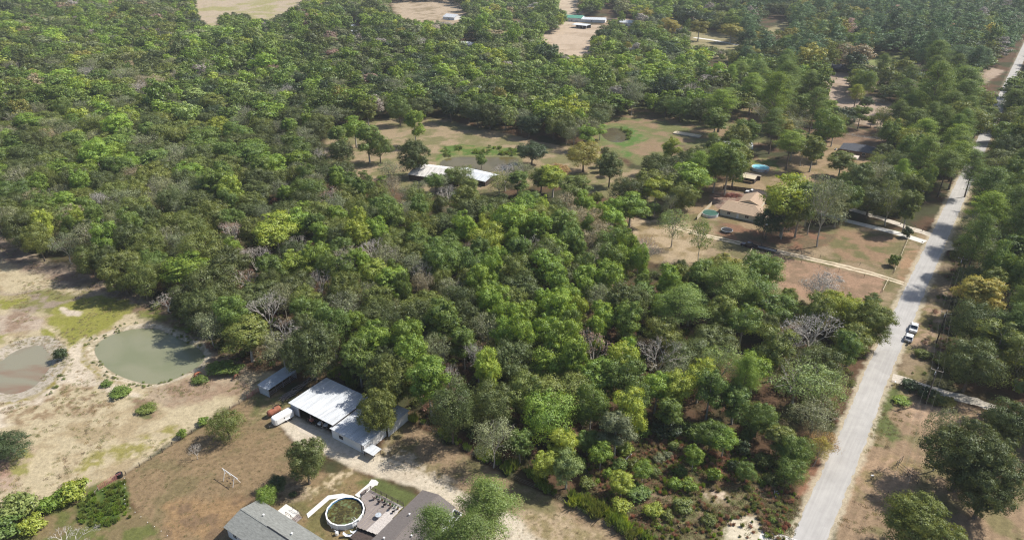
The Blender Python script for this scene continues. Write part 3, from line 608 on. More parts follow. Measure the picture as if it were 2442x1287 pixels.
# ---------------- vehicles
def wheel_pair(t, xs, y, r, w=.24, z=None):
    for x in xs:
        for s in (-1, 1):
            m = MB(); m.tube([(x, s * y - w / 2, r), (x, s * y + w / 2, r)], r, 14); o = m.build('wheel', M_RUBBER, t)
            m = MB(); m.tube([(x, s * y - w / 2 - .012, r), (x, s * y + w / 2 + .012, r)], r * .55, 10); m.build('rim', M_STEEL, o)
def pickup(label, loc, rz, paint, L=5.8, bed=True, name='pickup_truck', topper=False):
    """front towards +x"""
    t = empty(name, tuple(loc), rz, label, 'pickup' if bed else 'car'); W = .98; hl = L / 2
    def sec(x, w, z0, z1, c=.12): return [(x, -w, z0), (x, w, z0), (x, w * 1.0, z1 - c), (x, w - c, z1), (x, -w + c, z1), (x, -w, z1 - c)]
    b = MB()
    hood = .98 if bed else .92
    b.loft([sec(hl, W * .86, .45, hood - .12), sec(hl - .18, W * .95, .35, hood - .02), sec(hl - 1.25, W, .32, hood + .08), sec(hl - 1.6, W, .32, hood + .1)])
    x1 = hl - 1.6
    if bed:
        x2 = -hl + 1.75
        b.loft([sec(x1, W, .32, 1.08, .06), sec(x2, W, .32, 1.1, .06)])
        b.box(-hl, -W, .4, x2, -W + .1, 1.12); b.box(-hl, W - .1, .4, x2, W, 1.12); b.box(-hl, -W + .1, .45, -hl + .08, W - .1, 1.1)
        b.box(-hl + .08, -W + .1, .45, x2, W - .1, .62); b.box(x2 - .06, -W + .1, .62, x2, W - .1, 1.1)
        c0, c1, c2, c3 = x1 + .15, x1 - .55, x2 + .45, x2 + .02
    else:
        b.loft([sec(x1, W, .3, .98, .06), sec(-hl + .4, W, .3, 1.0, .06), sec(-hl, W * .9, .4, .9)])
        c0, c1, c2, c3 = x1 + .2, x1 - .6, -hl + .75, -hl + .2
    b.build('body', paint, t, bevel=.03)
    zt = 1.86 if bed else 1.62
    def cs(x, w, z): return [(x, -w, z), (x, w, z)]
    roof = MB(); rw = W * .80
    roof.box(c2, -rw, zt - .06, c1, rw, zt); roof.build('cab_roof', paint, t, bevel=.03)
    g = MB(); wz = 1.06
    vs = [(c0, -W * .93, wz), (c0, W * .93, wz), (c1, rw * .98, zt - .05), (c1, -rw * .98, zt - .05), (c3, -W * .93, wz), (c3, W * .93, wz), (c2, rw * .98, zt - .05), (c2, -rw * .98, zt - .05)]
    g.add(vs, [(0, 1, 2, 3), (5, 4, 7, 6), (1, 5, 6, 2), (4, 0, 3, 7)]); g.build('window_glass', M_GLASS, t)
    for s in (-1, 1):
        for ea, eb, er in (((c0, s * W * .935, wz), (c1, s * rw, zt - .04), .045), ((c3, s * W * .935, wz), (c2, s * rw, zt - .04), .06), (((c0 + c3) / 2, s * W * .94, wz), ((c1 + c2) / 2, s * rw, zt - .04), .04)):
            pl = MB(); pl.tube([ea, eb], er, 4); pl.build('pillar', paint, t)
    wheel_pair(t, (hl - .95, -hl + 1.15), W - .1, .39 if bed else .34)
    for s in (-1, 1):
        m = MB(); m.box(hl - .12, s * W * .62 - .14, .68, hl + .015, s * W * .62 + .14, .84); m.build('headlight', M_GLASS, t)
        m = MB(); m.box(-hl - .015, s * W * .85 - .08, .65, -hl + .05, s * W * .85 + .08, .95); m.build('tail_light', M_REDP, t)
        m = MB(); m.box(c0 - .35, s * (W + .14) - .09, 1.08, c0 - .2, s * (W + .14) + .09, 1.25); m.build('mirror', M_BLACK, t)
    m = MB(); m.box(hl, -W * .85, .4, hl + .1, W * .85, .6); m.build('bumper', M_STEEL, t)
    m = MB(); m.box(-hl - .12, -W * .85, .42, -hl, W * .85, .6); m.build('bumper', M_STEEL, t)
    m = MB(); m.box(hl + .005, -W * .4, .62, hl + .03, W * .4, .86); m.build('grille', M_BLACK, t)
    if bed:
        m = MB(); m.box(-hl + .09, -W + .11, .621, x2 - .07, W - .11, .64); m.build('bed_liner', M_BLACK, t)
    return t
WPT = mat('white_car_paint', (.78, .79, .80), .25, noise=.02, spec=.6); DPT = mat('dark_plum_paint', (.035, .02, .028), .25, noise=.1, spec=.6); SPT = mat('silver_car_paint', (.55, .57, .60), .3, metal=.3, noise=.03)
rdz = math.atan2(rd.y, rd.x)
pt = pickup('white crew cab pickup parked on the right edge of the road', P(2178, 786), rdz + R(3), WPT)
m = MB(); m.box(-2.6, -.86, 1.12, -1.9, .86, 1.16); m.build('tonneau_cover', WPT, pt)
sv = pickup('white hatchback car parked behind the white pickup on the road edge', P(2167, 809), rdz + R(2), WPT, L=4.1, bed=False, name='hatchback_car')
# black motorcycle behind the hatchback
t = empty('motorcycle', tuple(P(2165, 821)), rdz, 'small black motorcycle carried close behind the white hatchback', 'motorcycle')
for x in (-.65, .65):
    m = MB(); m.tube([(x, -.06, .31), (x, .06, .31)], .31, 12); m.build('wheel', M_RUBBER, t)
m = MB(); m.box(-.35, -.14, .4, .35, .14, .85); m.build('engine', M_BLACK, t)
m = MB(); m.box(-.6, -.12, .8, .1, .12, .92); m.build('seat', M_BLACK, t)
m = MB(); m.tube([(.65, 0, .31), (.45, 0, 1.0)], .04, 6); m.tube([(.45, -.38, 1.02), (.45, .38, 1.02)], .025, 6); m.build('handlebar', M_STEEL, t)
m = MB(); m.loft([[(.1, -.13, .85), (.1, .13, .85), (.1, 0, 1.02)], [(.45, -.09, .85), (.45, .09, .85), (.45, 0, .98)]]); m.build('fuel_tank', M_WHITE, t)
pickup('old white pickup parked by the brown board fence', P(1792, 462), AX + R(88), WPT, L=5.2)
pickup('dark plum pickup parked under the trees on the dirt track', P(1786, 589), A(87.5), DPT)
pickup('white pickup hidden under the pines beside the brown roofed house', P(1072, 1250), AX + R(180), WPT)
# flatbed trailer behind the dark pickup
t = empty('flatbed_trailer', tuple(P(1828, 598)), A(-92), 'long dark flatbed trailer hitched behind the dark pickup', 'trailer')
m = MB(); m.box(-3.3, -1.05, .62, 3.3, 1.05, .74); m.build('deck', mat('wet_grey_boards', (.13, .14, .15), .6, noise=.2), t)
m = MB()
for s in (-1, 1): m.box(-3.3, s * 1.08 - .04, .55, 3.3, s * 1.08 + .04, .95)
m.box(3.26, -1.08, .55, 3.34, 1.08, .95); m.tube([(-3.3, -.7, .62), (-4.6, 0, .55), (-3.3, .7, .62)], .06, 6); m.build('frame', M_DSTEEL, t)
wheel_pair(t, (.3, 1.15), 1.2, .36, .2)
m = MB(); m.box(3.3, -.95, .1, 4.5, .95, .16); m.build('ramp', M_DSTEEL, t)
# horse trailer
t = empty('horse_trailer', tuple(P(675, 1003)), A(-8), 'white rounded horse trailer parked at the left end of the barn', 'trailer')
b = MB(); secs = []
for x, w, zt in ((-2.5, .55, 1.95), (-2.3, .85, 2.15), (-1.9, 1.0, 2.25), (2.3, 1.0, 2.25), (2.45, .98, 2.2)):
    secs.append([(x, -w, .55), (x, w, .55), (x, w, zt - .3), (x, w * .8, zt - .05), (x, 0, zt), (x, -w * .8, zt - .05), (x, -w, zt - .3)])
b.loft(secs); b.build('body', M_WHITE, t)
m = MB(); m.box(-.2, -.6, 2.24, 2.1, .6, 2.3); m.build('roof_panel', M_WSIDE, t)
m = MB()
for s in (-1, 1):
    m.box(-.15, s * 1.02 - .02 * s, 1.3, .15, s * 1.03 + .01 * s, 1.6)
m.build('window', M_GLASS, t)
for s in (-1, 1):
    m = MB(); m.box(.1, s * 1.1 - .14, .72, 1.9, s * 1.1 + .14, .8); m.build('fender', M_WHITE, t)
m = MB(); m.tube([(-2.4, -.5, .55), (-3.5, 0, .5), (-2.4, .5, .55)], .05, 6); m.tube([(-3.5, 0, 0), (-3.5, 0, .9)], .05, 6); m.build('hitch', M_STEEL, t)
wheel_pair(t, (.55, 1.4), 1.05, .33, .2)
# rusty tank behind it
t = empty('rusty_tank', tuple(P(655, 988)), A(-8), 'rust red tank standing behind the white horse trailer', 'tank')
m = MB(); n = 14
secs = [[(x, math.cos(2 * math.pi * k / n) * r, 1.1 + math.sin(2 * math.pi * k / n) * r) for k in range(n)] for x, r in ((-1.7, .3), (-1.6, .6), (-1.3, .78), (1.3, .78), (1.6, .6), (1.7, .3))]
m.loft(secs); m.build('shell', M_RUST, t, smooth=False)
for x in (-1, 1):
    m = MB(); m.box(x - .1, -.6, 0, x + .1, .6, .6); m.build('cradle', M_DSTEEL, t)
m = MB(); m.tube([(0, 0, 1.86), (0, 0, 2.0)], .2, 10); m.build('lid', M_DSTEEL, t)
# machines under the barn roof
def mower(label, loc, rz, paint):
    t = empty('riding_mower', tuple(loc), rz, label, 'mower')
    m = MB(); m.box(-.2, -.4, .35, .8, .4, .85); m.build('hood', paint, t, bevel=.05)
    m = MB(); m.box(-.75, -.25, .55, -.3, .25, .65); m.box(-.8, -.25, .65, -.7, .25, 1.05); m.build('seat', M_BLACK, t)
    m = MB(); m.box(-.5, -.6, .12, .5, .6, .3); m.build('mower_deck', M_DSTEEL, t)
    m = MB(); m.tube([(.0, 0, .85), (-.15, 0, 1.15)], .03, 5); m.tube([(-.15, -.2, 1.15), (-.15, .2, 1.15)], .03, 5); m.build('steering_wheel', M_BLACK, t)
    wheel_pair(t, (-.6, .65), .5, .28, .2)
mower('red riding mower in the middle bay of the barn', P(742, 1004), A(-100), M_REDP)
mower('dark riding mower with a white hood in the right bay of the barn', P(762, 1013), A(-80), M_WHITE)
mower('pale machine at the right hand bay mouth of the barn', P(775, 1017), A(-60), M_GSIDE)

# ---------------- near pool and deck
def round_pool(label, c, r, h, nseg, mw, liner, wm, wz, dirty=False):
    t = empty('round_pool', (c[0], c[1], 0), 0, label, 'swimming pool')
    ang = [2 * math.pi * (k + .5) / nseg for k in range(nseg)]
    def ring(rad, z): return [(math.cos(a) * rad, math.sin(a) * rad, z) for a in ang]
    m = MB(); m.loft([ring(r, 0), ring(r, h)], cap=False); m.loft([ring(r, h), ring(r - .05, h)], cap=False); m.build('pool_wall', mw, t)
    m = MB()
    for a in ang: m.box(-.06, -.09, 0, .06, .09, h, M=Matrix.Rotation(a, 4, 'Z') @ Matrix.Translation((r + .05, 0, 0)))
    m.build('upright', M_WHITE, t)
    m = MB(); m.loft([ring(r - .13, h), ring(r + .13, h), ring(r + .13, h + .06), ring(r - .13, h + .06), ring(r - .13, h)], cap=False); m.build('rim', M_WHITE, t)
    m = MB(); m.loft([ring(r - .07, h - .01), ring(r - .07, .05)], cap=False); m.build('liner', liner, t)
    m = MB(); m.add(ring(r - .08, wz), [tuple(range(nseg))]); m.build('water', wm, t); return t
M_BLUE = mat('pool_liner', (.07, .28, .55), .5, noise=.08)
mm, tt, bb = new_mat('algae_water'); bb.inputs['Roughness'].default_value = .15
_tc = tt.nodes.new('ShaderNodeTexCoord'); _n = tt.nodes.new('ShaderNodeTexNoise'); _n.inputs['Scale'].default_value = .9; _n.inputs['Detail'].default_value = 7; _n.inputs['Distortion'].default_value = 1.5
_r = tt.nodes.new('ShaderNodeValToRGB'); e = _r.color_ramp.elements; e[0].position = .40; e[0].color = (.035, .03, .01, 1); e[1].position = .66; e[1].color = (.12, .16, .07, 1); e = e.new(.52); e.color = (.085, .07, .018, 1)
tt.links.new(_tc.outputs['Object'], _n.inputs['Vector']); tt.links.new(_n.outputs['Fac'], _r.inputs[0]); tt.links.new(_r.outputs[0], bb.inputs['Base Color'])
M_CLEAR = mat('blue_pool_water', (.30, .72, .82), .08, noise=.08, scale=1.5, spec=.5)
pc = Vector((-32.75, 97.0, 0))
np_ = round_pool('large round above ground pool full of murky green water by the grey house', pc, 3.65, 1.3, 16, M_WSIDE, M_BLUE, mm, .95)
m = MB()
for s in (-.25, .25):
    m.tube([(s, -.5, .6), (s, -.45, 1.9), (s, 0, 2.05), (s, .45, 1.9), (s, .45, .9)], .03, 6)
for z in (.5, .8, 1.1): m.box(-.25, -.53, z, .25, -.45, z + .04)
ld = m.build('ladder', M_WHITE, np_); ld.location = (2.35, -2.6, 0); ld.rotation_euler = (0, 0, R(42))
t = empty('pool_pump', (-33.4, 92.3, 0), AX, 'grey pool pump and filter against the near side of the murky pool', 'pump')
m = MB(); m.tube([(0, 0, 0), (0, 0, .15), (0, 0, .75), (0, 0, .9)], [.28, .32, .32, .1], 12); m.build('filter_tank', M_WHITE, t)
m = MB(); m.tube([(.5, -.3, .2), (.5, .5, .2)], .16, 10); m.build('motor', M_BLACK, t)
m = MB(); m.tube([(0, 0, .85), (0, .5, .85), (.1, .9, .5)], .05, 6); m.tube([(.5, .5, .2), (.3, .9, .5)], .05, 6); m.build('hose', M_GSIDE, t)
t = empty('deck', (-27.9, 99.3, 0), AX - R(90), 'weathered wooden deck between the murky pool and the brown roofed house', 'deck')
# local x to V (towards house2), y to U
dq = [P(862, 1183, 1.0), P(884, 1166, 1.0), P(962, 1206, 1.0), P(901, 1275, 1.0), P(850, 1256, 1.0)]
inv = Matrix.Rotation(-(AX - R(90)), 4, 'Z')
dl = [inv @ (p - Vector((-27.9, 99.3, 0))) for p in dq]
x0, x1 = min(p.x for p in dl), max(p.x for p in dl); y0, y1 = min(p.y for p in dl), max(p.y for p in dl)
M_BLEACH = mat('bleached_boards', (.47, .43, .40), .9, noise=.25, scale=3); b = MB(); k = 0; xx = x0
plc = inv @ (pc - Vector((-27.9, 99.3, 0)))
while xx < x1 - .14:
    # boards run along y, cut back round the pool and to the deck outline
    ys_ = [y0 + (y1 - y0) * q / 60 for q in range(61)]
    ok = [yy for yy in ys_ if inpoly(xx + .07, yy, [(p.x, p.y) for p in dl]) and math.hypot(xx - plc.x, yy - plc.y) > 3.85]
    if ok:
        seg = [ok[0]]; last = ok[0]; cut = []
        for yy in ok[1:]:
            if yy - last > (y1 - y0) / 60 * 1.5: cut.append((seg[0], last)); seg = [yy]
            last = yy
        cut.append((seg[0], last))
        for a_, b_ in cut:
            if b_ - a_ > .2:
                bo = MB(); bo.box(xx, a_, .94, xx + .135, b_, .985 + .01 * (k % 2)); bo.build('board', (M_GWOOD if (k * 7) % 5 else M_WOOD) if xx + .3 * a_ < (x0 + x1) / 2 + .4 else M_BLEACH, t)
    xx += .155; k += 1
for p in dl[:1] + dl[2:]:
    m = MB(); m.box(p.x - .07, p.y - .07, 0, p.x + .07, p.y + .07, .93); m.build('post', M_GWOOD, t)
def railing(a, b, hh=.95, z=1.0, name='railing', step=1.5, par=t):
    a, b = Vector(a), Vector(b); n = max(1, round((b - a).length / step)); m = MB()
    for i in range(n + 1):
        p = a.lerp(b, i / n); m.box(p.x - .05, p.y - .05, z, p.x + .05, p.y + .05, z + hh)
    for zz in (.35, .65, .95): m.tube([(a.x, a.y, z + zz), (b.x, b.y, z + zz)], .04, 4)
    return m.build(name, M_DARK, par)
railing(dl[1], dl[2]); railing(dl[0], dl[1])
m = MB()
for k in range(4): m.box(dl[1].x - .8 - .3 * k, dl[1].y - 1.5, .75 - .2 * k, dl[1].x - .5 - .3 * k, dl[1].y - .1, .8 - .2 * k)
m.build('stairs', M_GWOOD, t)
def on_deck(px, py, z=.99): p = P(px, py, z); return (p.x, p.y, z)
for k, (px, py, a) in enumerate(((905, 1199, 20), (917, 1206, 50), (930, 1214, 90), (893, 1190, -30), (938, 1222, 140))):
    t = empty('patio_chair', on_deck(px, py), A(a), ['dark metal patio chair nearest the deck stairs rail', 'dark metal patio chair second along the deck rail', 'dark metal patio chair third along the deck rail', 'dark metal patio chair at the left end of the deck rail', 'dark metal patio chair nearest the brown roofed house'][k], 'chair', 'dark chairs along the deck rail')
    m = MB(); m.box(-.25, -.25, .38, .25, .25, .44); m.build('seat', M_DARK, t)
    m = MB(); m.box(-.28, -.25, .44, -.22, .25, .95); m.build('backrest', M_DARK, t)
    for sx in (-.22, .22):
        for sy in (-.22, .22):
            m = MB(); m.tube([(sx, sy, 0), (sx, sy, .4)], .02, 4); m.build('leg', M_DSTEEL, t)
for k in range(9):
    f = k / 8; t = empty('flower_pot', on_deck(899 + 50 * f, 1186 + 27 * f), k * 1.3, ['leafy potted plant %s along the deck rail from the stairs' % ORDN for ORDN in ('first', 'second', 'third', 'fourth', 'fifth', 'sixth', 'seventh', 'eighth', 'ninth')][k], 'plant pot', 'potted plants along the deck rail')
    m = MB(); m.tube([(0, 0, 0), (0, 0, .3 + .03 * (k % 3))], [.15, .2], 10); m.build('pot', (M_BLACK, M_WHITE, M_RUST)[k % 3], t)
    m = MB(); rq = random.Random(k)
    for _ in range(26):
        a, e = rq.uniform(0, 6.28), rq.uniform(.2, 1.3); d = Vector((math.cos(a) * math.cos(e), math.sin(a) * math.cos(e), math.sin(e))) * rq.uniform(.25, .5); c0 = Vector((0, 0, .3)); sd_ = Vector((-d.y, d.x, 0)).normalized() * .05
        m.add([c0, c0 + d * .6 + sd_, c0 + d, c0 + d * .6 - sd_], [(0, 1, 2, 3)])
    m.build('leaves', mat('pot_plant_leaf', (.09, .15, .05), .7, noise=.3), t)
t = empty('patio_table', on_deck(903, 1233), 0, 'round glass patio table with a pole in its centre on the deck', 'table')
m = MB(); m.tube([(0, 0, .7), (0, 0, .74)], .6, 16); m.build('tabletop', M_GMETAL, t)
m = MB(); m.tube([(0, 0, 0), (0, 0, 2.1)], .03, 6); m.build('pole', M_DSTEEL, t)
for a in range(4):
    m = MB(); m.tube([(math.cos(a * 1.57) * .5, math.sin(a * 1.57) * .5, 0), (math.cos(a * 1.57) * .5, math.sin(a * 1.57) * .5, .7)], .02, 4); m.build('leg', M_DSTEEL, t)
t = empty('low_deck', tuple(P(888, 1278)), AX - R(90), 'dark brown lower deck at the bottom edge beside the pool', 'deck')
for k in range(22):
    m = MB(); m.box(-3.2 + .2 * k, -2.8, .3, -3.01 + .2 * k, 1.1, .4 + .006 * (k % 2)); m.build('board', M_DARK, t)
m = MB(); m.box(-3.1, -2.7, 0, 1.1, 1.0, .29); m.build('frame', M_DARK, t)
for k in range(2):
    t = empty('lounge_chair', tuple(P((829, 846)[k], (1279, 1271)[k])), A((-60, -30)[k]), ('grey folding lounge chair at the bottom edge below the murky pool', 'grey folding lounge chair between the murky pool and dark deck')[k], 'chair')
    m = MB(); m.box(-.3, -.3, .35, .9, .3, .4); m.build('seat', M_GSIDE, t)
    m = MB(); m.add([(-.3, -.3, .38), (-.3, .3, .38), (-.8, .3, 1.0), (-.8, -.3, 1.0), (-.3, -.3, .42), (-.3, .3, .42), (-.78, .3, 1.04), (-.78, -.3, 1.04)], [(0, 1, 2, 3), (4, 7, 6, 5), (0, 4, 5, 1), (2, 6, 7, 3), (1, 5, 6, 2), (0, 3, 7, 4)]); m.build('backrest', M_GSIDE, t)
    m = MB()
    for sx in (-.25, .8):
        for sy in (-.28, .28): m.tube([(sx, sy, 0), (sx, sy, .36)], .02, 4)
    m.build('frame', M_DSTEEL, t)

# ---------------- white swing frame in the yard
t = empty('swing_frame', tuple(P(553, 1148)), A(-92), 'white metal swing frame standing in the brown mown yard', 'swing frame')
m = MB(); m.tube([(-2.6, 0, 2.3), (2.6, 0, 2.3)], .07, 8); m.build('top_beam', M_WHITE, t)
for sx in (-1.7, 1.5):
    for sy in (-1, 1):
        m = MB(); m.tube([(sx, 0, 2.28), (sx + .1, sy * .9, 0)], .05, 6); m.build('leg', M_WHITE, t)
m = MB(); m.tube([(1.5, 0, 1.4), (2.3, 0, 2.25)], .035, 5); m.tube([(-1.7, 0, 1.4), (-2.4, 0, 2.25)], .035, 5); m.build('brace', M_WHITE, t)
for x in (-.7, .4):
    m = MB(); m.tube([(x - .2, 0, 2.25), (x - .2, 0, .6)], .015, 4); m.tube([(x + .2, 0, 2.25), (x + .2, 0, .6)], .015, 4); m.box(x - .24, -.1, .56, x + .24, .1, .6); m.build('swing_seat', M_DARK, t)

# ---------------- fences
def fence(label, pts, hh, m_post, rails=(), m_rail=None, step=None, rr_=.05, name='fence', cat='fence', square=False, rw=.03, z0=0):
    p0 = Vector(pts[0]).to_3d(); t = empty(name, (p0.x, p0.y, 0), 0, label, cat); Q = []
    for i, p in enumerate(pts):
        p = Vector(p).to_3d()
        if step and i:
            a = Vector(pts[i - 1]).to_3d(); n = max(1, round((p - a).length / step))
            Q += [a.lerp(p, k / n) for k in range(1, n + 1)]
        else: Q.append(p)
    first = None
    for q in Q:
        if first is None:
            m = MB(); h_ = hh
            if square: m.box(-rr_, -rr_, 0, rr_, rr_, h_)
            else: m.tube([(0, 0, 0), (0, 0, h_)], rr_, 6)
            first = m.build('post', m_post, t); o = first
        else: o = first.copy(); col.objects.link(o); o.parent = t
        o.location = (q.x - p0.x, q.y - p0.y, 0)
    for z in rails:
        m = MB()
        for i in range(len(Q) - 1):
            a, b = Q[i] - p0, Q[i + 1] - p0; m.tube([(a.x, a.y, z), (b.x, b.y, z)], rw, 4)
        m.build('rail' if rw > .02 else 'wire', m_rail or m_post, t)
    return t
posts = wl([(301, 1132), (334, 1112), (361, 1095), (388, 1078), (411, 1062), (458, 1033), (504, 1006), (528, 990), (549, 977), (571, 963), (585, 955)])
fence('wire fence on short dark posts between the dry pasture and the mown yard', posts, 1.2, M_DARK, (.5, .85, 1.15), M_STEEL, None, .07, rw=.012)
m_pg = M_REDP
def pipe_gate(label, a, b, m, n=5, hh=1.25, group=None):
    a, b = P(*a), P(*b); d = b - a; L_ = d.length
    t = empty('pipe_gate', (a.x, a.y, 0), math.atan2(d.y, d.x), label, 'gate', group)
    for k in range(n):
        q = MB(); z = .15 + (hh - .15) * k / (n - 1); q.tube([(0, 0, z), (L_, 0, z)], .04, 5); q.build('rail', m, t)
    for x in (0, L_ / 2, L_):
        q = MB(); q.tube([(x, 0, 0), (x, 0, hh + .1)], .05, 6); q.build('upright', m, t)
    return t
pipe_gate('faded red pipe gate beside the open grey shed', (590, 951), (617, 934), M_REDP)
pipe_gate('faded red pipe gate by the green weed patch', (236, 1168), (268, 1148), M_REDP)
pipe_gate('second faded red pipe gate against the black tub', (268, 1148), (290, 1137), M_REDP)
t = empty('black_tub', tuple(P(286, 1136)), 0, 'round black rubber tub standing at the end of the red gate', 'tub')
m = MB(); m.tube([(0, 0, 0), (0, 0, .9)], [.62, .7], 16, cap=False); m.tube([(0, 0, .9), (0, 0, .1)], [.66, .58], 16); m.build('shell', M_BLACK, t)
wood = wl([(236, 1170), (228, 1180)])
tag(fence('short leaning post beside the faded red gate', wood, 1.1, M_WOOD, (.9,), M_WOOD, None, .06), None, 'fence')
# tiny white garden lights along the edge of the weeds
gl = [(298, 1142), (298, 1156), (299, 1165), (298, 1174), (298, 1184), (298, 1193), (299, 1203), (311, 1213), (323, 1223), (337, 1234), (353, 1247), (369, 1257), (385, 1268), (400, 1279), (246, 1171), (290, 1150)]
first = None
for k, (x, y) in enumerate(gl):
    p = P(x, y)
    if first is None:
        t = first = empty('garden_light', tuple(p), 0, '', 'garden light', 'small white garden lights round the mown yard edge')
        m = MB(); m.tube([(0, 0, 0), (0, 0, .3)], .02, 5); m.build('stake', M_DSTEEL, t)
        m = MB(); m.tube([(0, 0, .3), (0, 0, .34), (0, 0, .42)], [.075, .08, .02], 8); m.build('lamp_head', M_WHITE, t)
    else: t = copy_tree(first); t.location = p
    t['label'] = 'small white garden light along the weedy edge of the mown yard' if k < 14 else ('small white garden light alone below the red gate' if k == 14 else 'small white garden light nearest the black tub')
    if k >= 14: del t['group']
# wire fence along the lane and the wood
lane = [P(*q) for q in ((1000, 1010), (1040, 1037), (1073, 1056), (1115, 1080), (1160, 1105), (1200, 1127), (1240, 1150), (1290, 1170), (1330, 1190), (1365, 1212), (1402, 1232), (1434, 1250), (1470, 1268), (1510, 1290))]
fence('thin wire fence between the sandy lane and the tall green weeds', lane, 1.3, M_DSTEEL, (.4, .8, 1.2), M_STEEL, None, .035, rw=.01)
fence('low wire fence along the near side of the dirt track', wl([(1700, 590), (1790, 604), (1910, 628), (2000, 648), (2060, 662), (2119, 677)]), 1.3, M_DARK, (.5, 1.1), M_DSTEEL, 6, .06, rw=.015)
fence('low wire fence between the grass field and the dirt track', wl([(1910, 606), (2050, 633), (2130, 652)]), 1.2, M_DARK, (.5, 1.1), M_DSTEEL, 7, .06, rw=.015)
fence('pale rail fence along the roadside edge of the grass field', wl([(2180, 548), (2164, 575), (2132, 650)]), 1.1, M_PWOOD, (.35, .7, 1.05), M_PWOOD, 3, .06, rw=.035)
fence('pale rail fence continuing below the dirt track', wl([(2118, 668), (2104, 697)]), 1.1, M_PWOOD, (.35, .7, 1.05), M_PWOOD, 3, .06, rw=.035)
for lab, q in (('white board fence left of the dark evergreen behind the slate roofed house', [(1905, 300), (1960, 312)]), ('long white board fence directly behind the slate roofed house', [(2018, 322), (2060, 330), (2105, 336)]), ('white board fence beside the pale gravel yard', [(2072, 238), (2108, 243)]),
               ('white board fence along the right of the gravel yard', [(2065, 205), (2085, 172)])):
    fence(lab, wl(q), 1.4, M_WHITE, (.4, .8, 1.25), M_WHITE, 3.2, .08, rw=.06)
fence('thin dark fence across the yard left of the blue pool', wl([(1808, 346), (1824, 350), (1850, 357)]), 1.5, M_DARK, (.5, 1.3), M_DARK, 4, .08)
def board_fence(label, a, b, hh, m):
    a, b = P(*a), P(*b); d = b - a; L_ = d.length; t = empty('board_fence', (a.x, a.y, 0), math.atan2(d.y, d.x), label, 'fence')
    n = int(L_ / .6)
    q = MB(); q.box(0, -.02, 0, .57, .02, hh); o = q.build('board_panel', m, t)
    for k in range(1, n):
        c_ = o.copy(); col.objects.link(c_); c_.parent = t; c_.location = (k * .6, random.uniform(-.015, .015), random.uniform(-.04, .02))
    q = MB(); q.box(0, .021, .4, n * .6, .07, .5); q.box(0, .021, hh - .4, n * .6, .07, hh - .3); q.build('rail', m, t)
board_fence('dark brown board fence behind the old white pickup', (1724, 450), (1822, 463), 1.8, M_DARK)
board_fence('pale board fence seen end on beside the dirt track', (1766, 640), (1793, 600), 1.8, M_PWOOD)
board_fence('pale board fence left of the tan roofed house', (1662, 524), (1697, 490), 1.8, M_PWOOD)
# dark pipe pens right of the road
for lab, a, b, n in (('long dark pipe rail fence beside the big dark tree', (2140, 1114), (2188, 1152), 3), ('short dark pipe end panel of the rail fence', (2136, 1112), (2150, 1100), 3), ('dark pipe gate in the tree shade at the lower right', (2115, 1184), (2165, 1180), 3)):
    pipe_gate(lab, a, b, M_DSTEEL, n, 1.5)
t = empty('black_pipe', tuple(P(1497, 1092)), A(-5), 'short fat black culvert pipe lying in the brush', 'pipe')
m = MB(); m.tube([(-1.1, 0, .3), (1.1, 0, .3)], .3, 14, cap=False); m.tube([(1.1, 0, .3), (-1.1, 0, .3)], .26, 14, cap=False); m.build('shell', M_BLACK, t)
m = MB(); m.tube([(1.05, 0, .3), (1.14, 0, .3)], .33, 14, cap=False); m.build('collar', M_GSIDE, t)
t = empty('bicycle', tuple(P(1853, 1180)), A(20), 'pale metal rack thrown down at the edge of the brush by the road', 'rack')
m = MB(); m.tube([(-.9, -.4, .1), (-.9, .4, .35), (.9, .5, .3), (.9, -.4, .15), (-.9, -.4, .1)], .04, 5); m.build('outer_rail', M_GMETAL, t)
m = MB(); m.tube([(-.4, -.4, .12), (-.4, .45, .33)], .03, 5); m.tube([(.4, -.4, .14), (.4, .48, .32)], .03, 5); m.build('cross_bar', M_GMETAL, t)
t.name = 'metal_rack'
# mailboxes
def mailbox(label, q, rz, m1, hh=1.1):
    t = empty('mailbox', tuple(P(*q)), rz, label, 'mailbox')
    m = MB(); m.box(-.05, -.05, 0, .05, .05, hh); m.build('post', M_WOOD, t)
    m = MB(); n = 8; m.loft([[(x, -.14, hh), (x, .14, hh)] + [(x, .14 * math.cos(a), hh + .12 + .14 * math.sin(a)) for a in [math.pi * k / n for k in range(n + 1)]] for x in (-.3, .3)]); m.build('box', m1, t)
    m = MB(); m.box(.1, -.17, hh + .1, .15, -.15, hh + .35); m.build('flag', M_REDP, t)
mailbox('black mailbox beside the concrete driveway mouth', (2197, 584), rdz, M_BLACK)
mailbox('tall black mailbox and post between the two driveways', (2180, 547), rdz, M_BLACK, 1.5)
mailbox('white mailbox beside the shaded gravel path', (2133, 917), rdz, M_WHITE, .8)
mailbox('white mailbox in the dry lot right of the road', (2077, 1143), A(-60), M_WHITE)
mailbox('small dark mailbox on the verge beyond the gravel driveway', (2199, 552), rdz, M_DSTEEL, .5)

